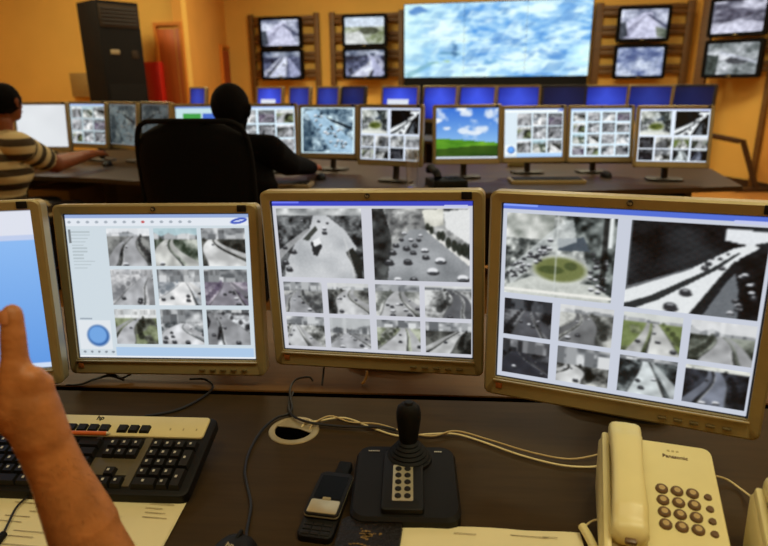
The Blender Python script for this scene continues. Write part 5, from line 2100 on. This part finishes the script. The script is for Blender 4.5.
# man in black
hb = wy(229, 104, 3.02)
hand = at2(316, 174)
seatB = wy(229, 82, 3.0).z - 0.893
person('person in black seen from behind, seated with right hand on the mouse', (hb.x, 2.92, 0), R(-8), seatB,
       (hand.x, hand.y - 0.02, D2 + 0.035), (hb.x - 0.12, 3.52, D2 + 0.03), ('skin_mid', 'cloth_black', 1.92), head_yaw=R(-6), bulk=1.12, hair_low=-0.16, hair_wide=0.12, shrug=0.05)
# man in the striped shirt
ha = wy(6, 104, 3.86)
handA = wy(101, 155, 4.42)
elA = wy(55, 164, 3.98)
seatA = wy(3, 84, 3.86).z - 0.875
person('person in a striped shirt at the left edge, reaching to a mouse', (ha.x - 0.12, 3.76, 0), R(-34), seatA,
       handA, (ha.x - 0.1, 4.40, D2 + 0.03), ('skin_dark', 'striped_jersey', 0.72), head_yaw=R(22), bulk=1.22, elbow_r=elA, side_lean=0.17)


def office_chair(label, pos, yaw, seat, back_w, back_z0, back_z1, seat_w=0.48, arms=True):
    t = thing('office_chair', label, 'chair', (pos[0], pos[1], 0), yaw)
    MB().prism(rounded_rect(seat_w, 0.47, 0.09, 6), seat - 0.075, seat - 0.004, bevel=0.025, seg=3).build('seat', 'chair_black', t)
    # curved backrest with rounded top corners, standing behind the seat
    m = MB()
    NX, NZ_ = 16, 12
    hw, hz = back_w / 2, (back_z1 - back_z0) / 2
    zc = (back_z0 + back_z1) / 2
    front, rear = [], []
    for j in range(NZ_ + 1):
        v = -1 + 2 * j / NZ_
        rf, rr = [], []
        lim = 1.0
        vv = abs(v)
        cor = 0.16 / hz if v > 0 else 0.10 / hz
        if vv > 1 - cor:
            q = (vv - (1 - cor)) / cor
            lim = 1 - (0.16 / hw) * (1 - math.sqrt(max(0, 1 - q * q))) * 0.9
        lim *= 0.93 + 0.07 * (v * 0.5 + 0.5)
        for i in range(NX + 1):
            u_ = -1 + 2 * i / NX
            x = u_ * hw * lim
            y = -0.235 - 0.05 * (v * 0.5 + 0.5) + 0.055 * u_ * u_
            z = zc + v * hz
            e_ = 0.022 * math.sqrt(max(0.0, 1 - abs(u_) ** 6)) * math.sqrt(max(0.0, 1 - vv ** 8)) + 0.006
            rf.append(m.bm.verts.new((x, y + e_, z)))
            rr.append(m.bm.verts.new((x, y - e_, z)))
        front.append(rf)
        rear.append(rr)
    for j in range(NZ_):
        for i in range(NX):
            m.bm.faces.new((front[j][i], front[j][i + 1], front[j + 1][i + 1], front[j + 1][i]))
            m.bm.faces.new((rear[j][i + 1], rear[j][i], rear[j + 1][i], rear[j + 1][i + 1]))
        for i in (0, NX):
            m.bm.faces.new((front[j][i], rear[j][i], rear[j + 1][i], front[j + 1][i]))
    for i in range(NX):
        for j in (0, NZ_):
            m.bm.faces.new((front[j][i], front[j][i + 1], rear[j][i + 1], rear[j][i]))
    bk_ = m.build('backrest', 'chair_mesh', t, angle=60)
    # thin rim along the top and sides of the back
    pts = []
    for k in range(21):
        a = math.pi * k / 20
        x = hw * 0.985 * math.copysign(abs(math.cos(a)) ** 0.25, math.cos(a))
        zz = back_z0 + (back_z1 - back_z0) * (0.15 + 0.85 * abs(math.sin(a)) ** 0.25) if k not in (0, 20) else back_z0 + 0.05
        y = -0.235 - 0.05 * ((zz - back_z0) / (back_z1 - back_z0)) + 0.055 * (x / hw) ** 2
        pts.append((x, y, zz))
    MB().tube(pts, 0.011, n=8, smooth=3).build('back_rim', 'chair_black', bk_)
    MB().tube([(0, -0.05, seat - 0.085), (0, -0.20, seat - 0.07), (0, -0.265, seat + 0.05), (0, -0.275, max(back_z0 + 0.12, seat + 0.1))], 0.024, n=10).build('back_support', 'plastic_black', t)
    if arms:
        for s in (-1, 1):
            a = MB().tube([(s * (seat_w / 2 - 0.02), 0.02, seat - 0.05), (s * (seat_w / 2 + 0.05), 0.0, seat - 0.02), (s * (seat_w / 2 + 0.055), -0.02, seat + 0.19)], 0.016, n=8).build('armrest', 'plastic_black', t)
            MB().prism(rounded_rect(0.06, 0.25, 0.02, 4, s * (seat_w / 2 + 0.055), -0.01), seat + 0.185, seat + 0.215, bevel=0.008).build('arm_pad', 'chair_black', a)
    MB().cyl((0, 0, 0.11), (0, 0, seat - 0.08), 0.028, n=16).build('gas_column', 'plastic_black', t)
    for k in range(5):
        a = 2 * math.pi * k / 5 + 0.3
        e_ = (0.30 * math.cos(a), 0.30 * math.sin(a))
        l = MB().tube([(0, 0, 0.12), (e_[0] * .5, e_[1] * .5, 0.105), (e_[0], e_[1], 0.075)], lambda s_: 0.026 - 0.010 * s_, n=8).build('base_leg', 'plastic_black', t)
        MB().cyl((e_[0] - 0.02 * math.sin(a), e_[1] + 0.02 * math.cos(a), 0.032), (e_[0] + 0.02 * math.sin(a), e_[1] - 0.02 * math.cos(a), 0.032), 0.032, n=16).build('caster', 'rubber_black', l)
    return t


cb = wy(196, 160, 2.52)
zt = wy(196, 121, 2.5).z
office_chair('large black office chair with a broad rounded backrest behind the man in black', (cb.x + 0.005, 2.78), R(-6), seatB, 0.50, 0.55, zt)
caz = wy(30, 190, 3.3).z
office_chair('black low-backed chair under the man in the striped shirt', (ha.x - 0.10, 3.72), R(-34), seatA, 0.50, 0.50, 0.80, arms=True)


# ------------------------------------------------------------------ raised hand in the foreground
def arm_hand():
    D0 = 0.60
    elb = wz(138, 645, DZ + 0.043)
    wr = wd(42, 438, 0.585)
    t = thing('person', 'bare raised forearm of a person, fist with thumb pointing up at left', 'person', Vector((elb.x, elb.y, DZ)))
    m = MB()
    fa = (elb - wr)
    vdir = (wr - Vector((0, 0, CZ))).normalized()
    side = fa.cross(vdir).normalized()
    mid = wr + fa * 0.42
    capsule(m, wr, wr + fa * 0.16, 0.0232, 0.0244, n=24, sx=1.06, side=side)
    capsule(m, wr + fa * 0.16, mid, 0.0244, 0.0318, n=24, sx=1.06, side=side)
    capsule(m, mid, wr + fa * 0.72, 0.0310, 0.0375, n=24)
    capsule(m, wr + fa * 0.72, elb, 0.0385, 0.0380, n=24)
    # upper arm goes back from the elbow, out of the picture
    sh = elb + Vector((-0.10, -0.20, 0.16))
    capsule(m, elb, sh, 0.042, 0.056, n=24)

    def H(px, py, d):
        return wd(px, py, d)
    # palm: the four metacarpals, seen from the back of the hand
    bases = [H(22, 424, .578), H(32, 428, .580), H(40, 432, .588), H(46, 436, .596)]
    kn = [H(19, 381, .575), H(30, 380, .572), H(40, 386, .580), H(46, 401, .592)]
    for b, k, r in zip(bases, kn, (.0160, .0160, .0150, .0140)):
        capsule(m, b, k, r + .0025, r - 0.0020, n=18)
    capsule(m, wr, H(32, 405, .580), 0.026, 0.024, n=20)
    capsule(m, H(14, 415, .580), H(16, 392, .578), 0.0200, 0.0175, n=18)
    for k in kn:
        ellipsoid(m, k, (0.0125, 0.0125, 0.0125))
    # fingers fold away from the camera, then down and back to the palm
    away = Vector((-0.34, 0.90, -0.26)).normalized()
    for i, (k, l1, l2, l3, r) in enumerate(zip(kn, (.042, .045, .041, .034), (.026, .029, .027, .021), (.020, .021, .020, .018), (.0098, .0098, .0092, .0084))):
        p1 = k + away * l1 + Vector((-0.004, 0, -0.004))
        dn = Vector((-0.45, 0.05, -0.9)).normalized()
        p2 = p1 + dn * l2
        bk2 = Vector((0.0, -0.9, -0.35)).normalized()
        p3 = p2 + bk2 * l3
        capsule(m, k, p1, r + 0.0012, r)
        capsule(m, p1, p2, r, r - 0.0006)
        capsule(m, p2, p3, r - 0.0006, r - 0.0018)
    # thumb straight up
    t0, t1, t2, t3 = H(20, 412, .577), H(15.5, 366, .572), H(13.2, 336, .570), H(12.0, 314.0, .570)
    capsule(m, t0, t1, 0.0200, 0.0138, n=20)
    capsule(m, t1, t2, 0.0124, 0.0112, n=20)
    capsule(m, t2, t3, 0.0112, 0.0098, n=20)
    ellipsoid(m, t2, (0.0117, 0.0117, 0.0112))
    ellipsoid(m, H(12.2, 320, .5695), (0.0106, 0.0104, 0.0125))
    # web between thumb and index knuckle
    capsule(m, H(17, 390, .574), H(28, 387, .572), 0.0150, 0.0130, n=16)
    me = fuse(m, 0.0022, 14)
    Ti = Matrix.Translation((-elb.x, -elb.y, -DZ))
    me.transform(Ti)
    bo = link('body', me, 'skin', t, angle=80)
    toc = (Vector((0, 0, CZ)) - t3).normalized()
    up_ = (t3 - t2).normalized()
    rt_ = up_.cross(toc).normalized()
    nd = (toc * 0.62 - rt_ * 0.78).normalized()
    # nail on the thumb
    n_ = MB()
    Nn = 8
    c_ = H(12.0, 317, .570)
    lat = up_.cross(nd).normalized()
    g_ = [[None] * (Nn + 1) for _ in range(Nn + 1)]
    for a in range(Nn + 1):
        for b in range(Nn + 1):
            s = -1 + 2 * a / Nn
            v = -1 + 2 * b / Nn
            ang = s * 0.62 * math.sqrt(max(0.05, 1 - 0.35 * max(0, v) ** 2 - 0.25 * max(0, -v) ** 2))
            rr_ = 0.0113 - 0.0006 * v * v
            g_[a][b] = n_.bm.verts.new(c_ + up_ * (v * 0.0068) + (nd * math.cos(ang) + lat * math.sin(ang)) * rr_)
    for a in range(Nn):
        for b in range(Nn):
            n_.bm.faces.new((g_[a][b], g_[a + 1][b], g_[a + 1][b + 1], g_[a][b + 1]))
    n_.build('thumbnail', 'nail', t, M=Ti)
    # short sleeve round the upper arm
    s0, s1 = elb + (sh - elb) * 0.45, sh + (sh - elb).normalized() * 0.05
    MB().cyl(s0, s1, 0.066, 0.074, n=28).build('sleeve', 'cloth_black', t, M=Ti)
    # fine dark hairs along the forearm edge
    rng = random.Random(9)
    hm = MB()
    for k in range(150):
        s = rng.uniform(0.12, 0.66)
        p = wr + fa * s
        r_ = 0.0242 + (0.0385 - 0.0242) * s
        tocam = (Vector((0, 0, CZ)) - p).normalized()
        a = rng.uniform(-1.2, 1.25)
        lt = fa.cross(tocam).normalized()
        lt = lt if lt.x > 0 else -lt
        dr = (tocam * math.cos(a) + lt * math.sin(a)).normalized()
        q = p + dr * r_ * 0.97
        e_ = q + (fa.normalized() * 0.6 + dr * 0.5 + lt * rng.uniform(-.3, .3)).normalized() * rng.uniform(.006, .011)
        hm.cyl(q, e_, 0.00013, 0.00004, n=3, caps=False)
    ho = hm.build('arm_hair', 'hair_black', t, M=Ti)
    ho['kind'] = 'stuff'
    return t


arm_hand()
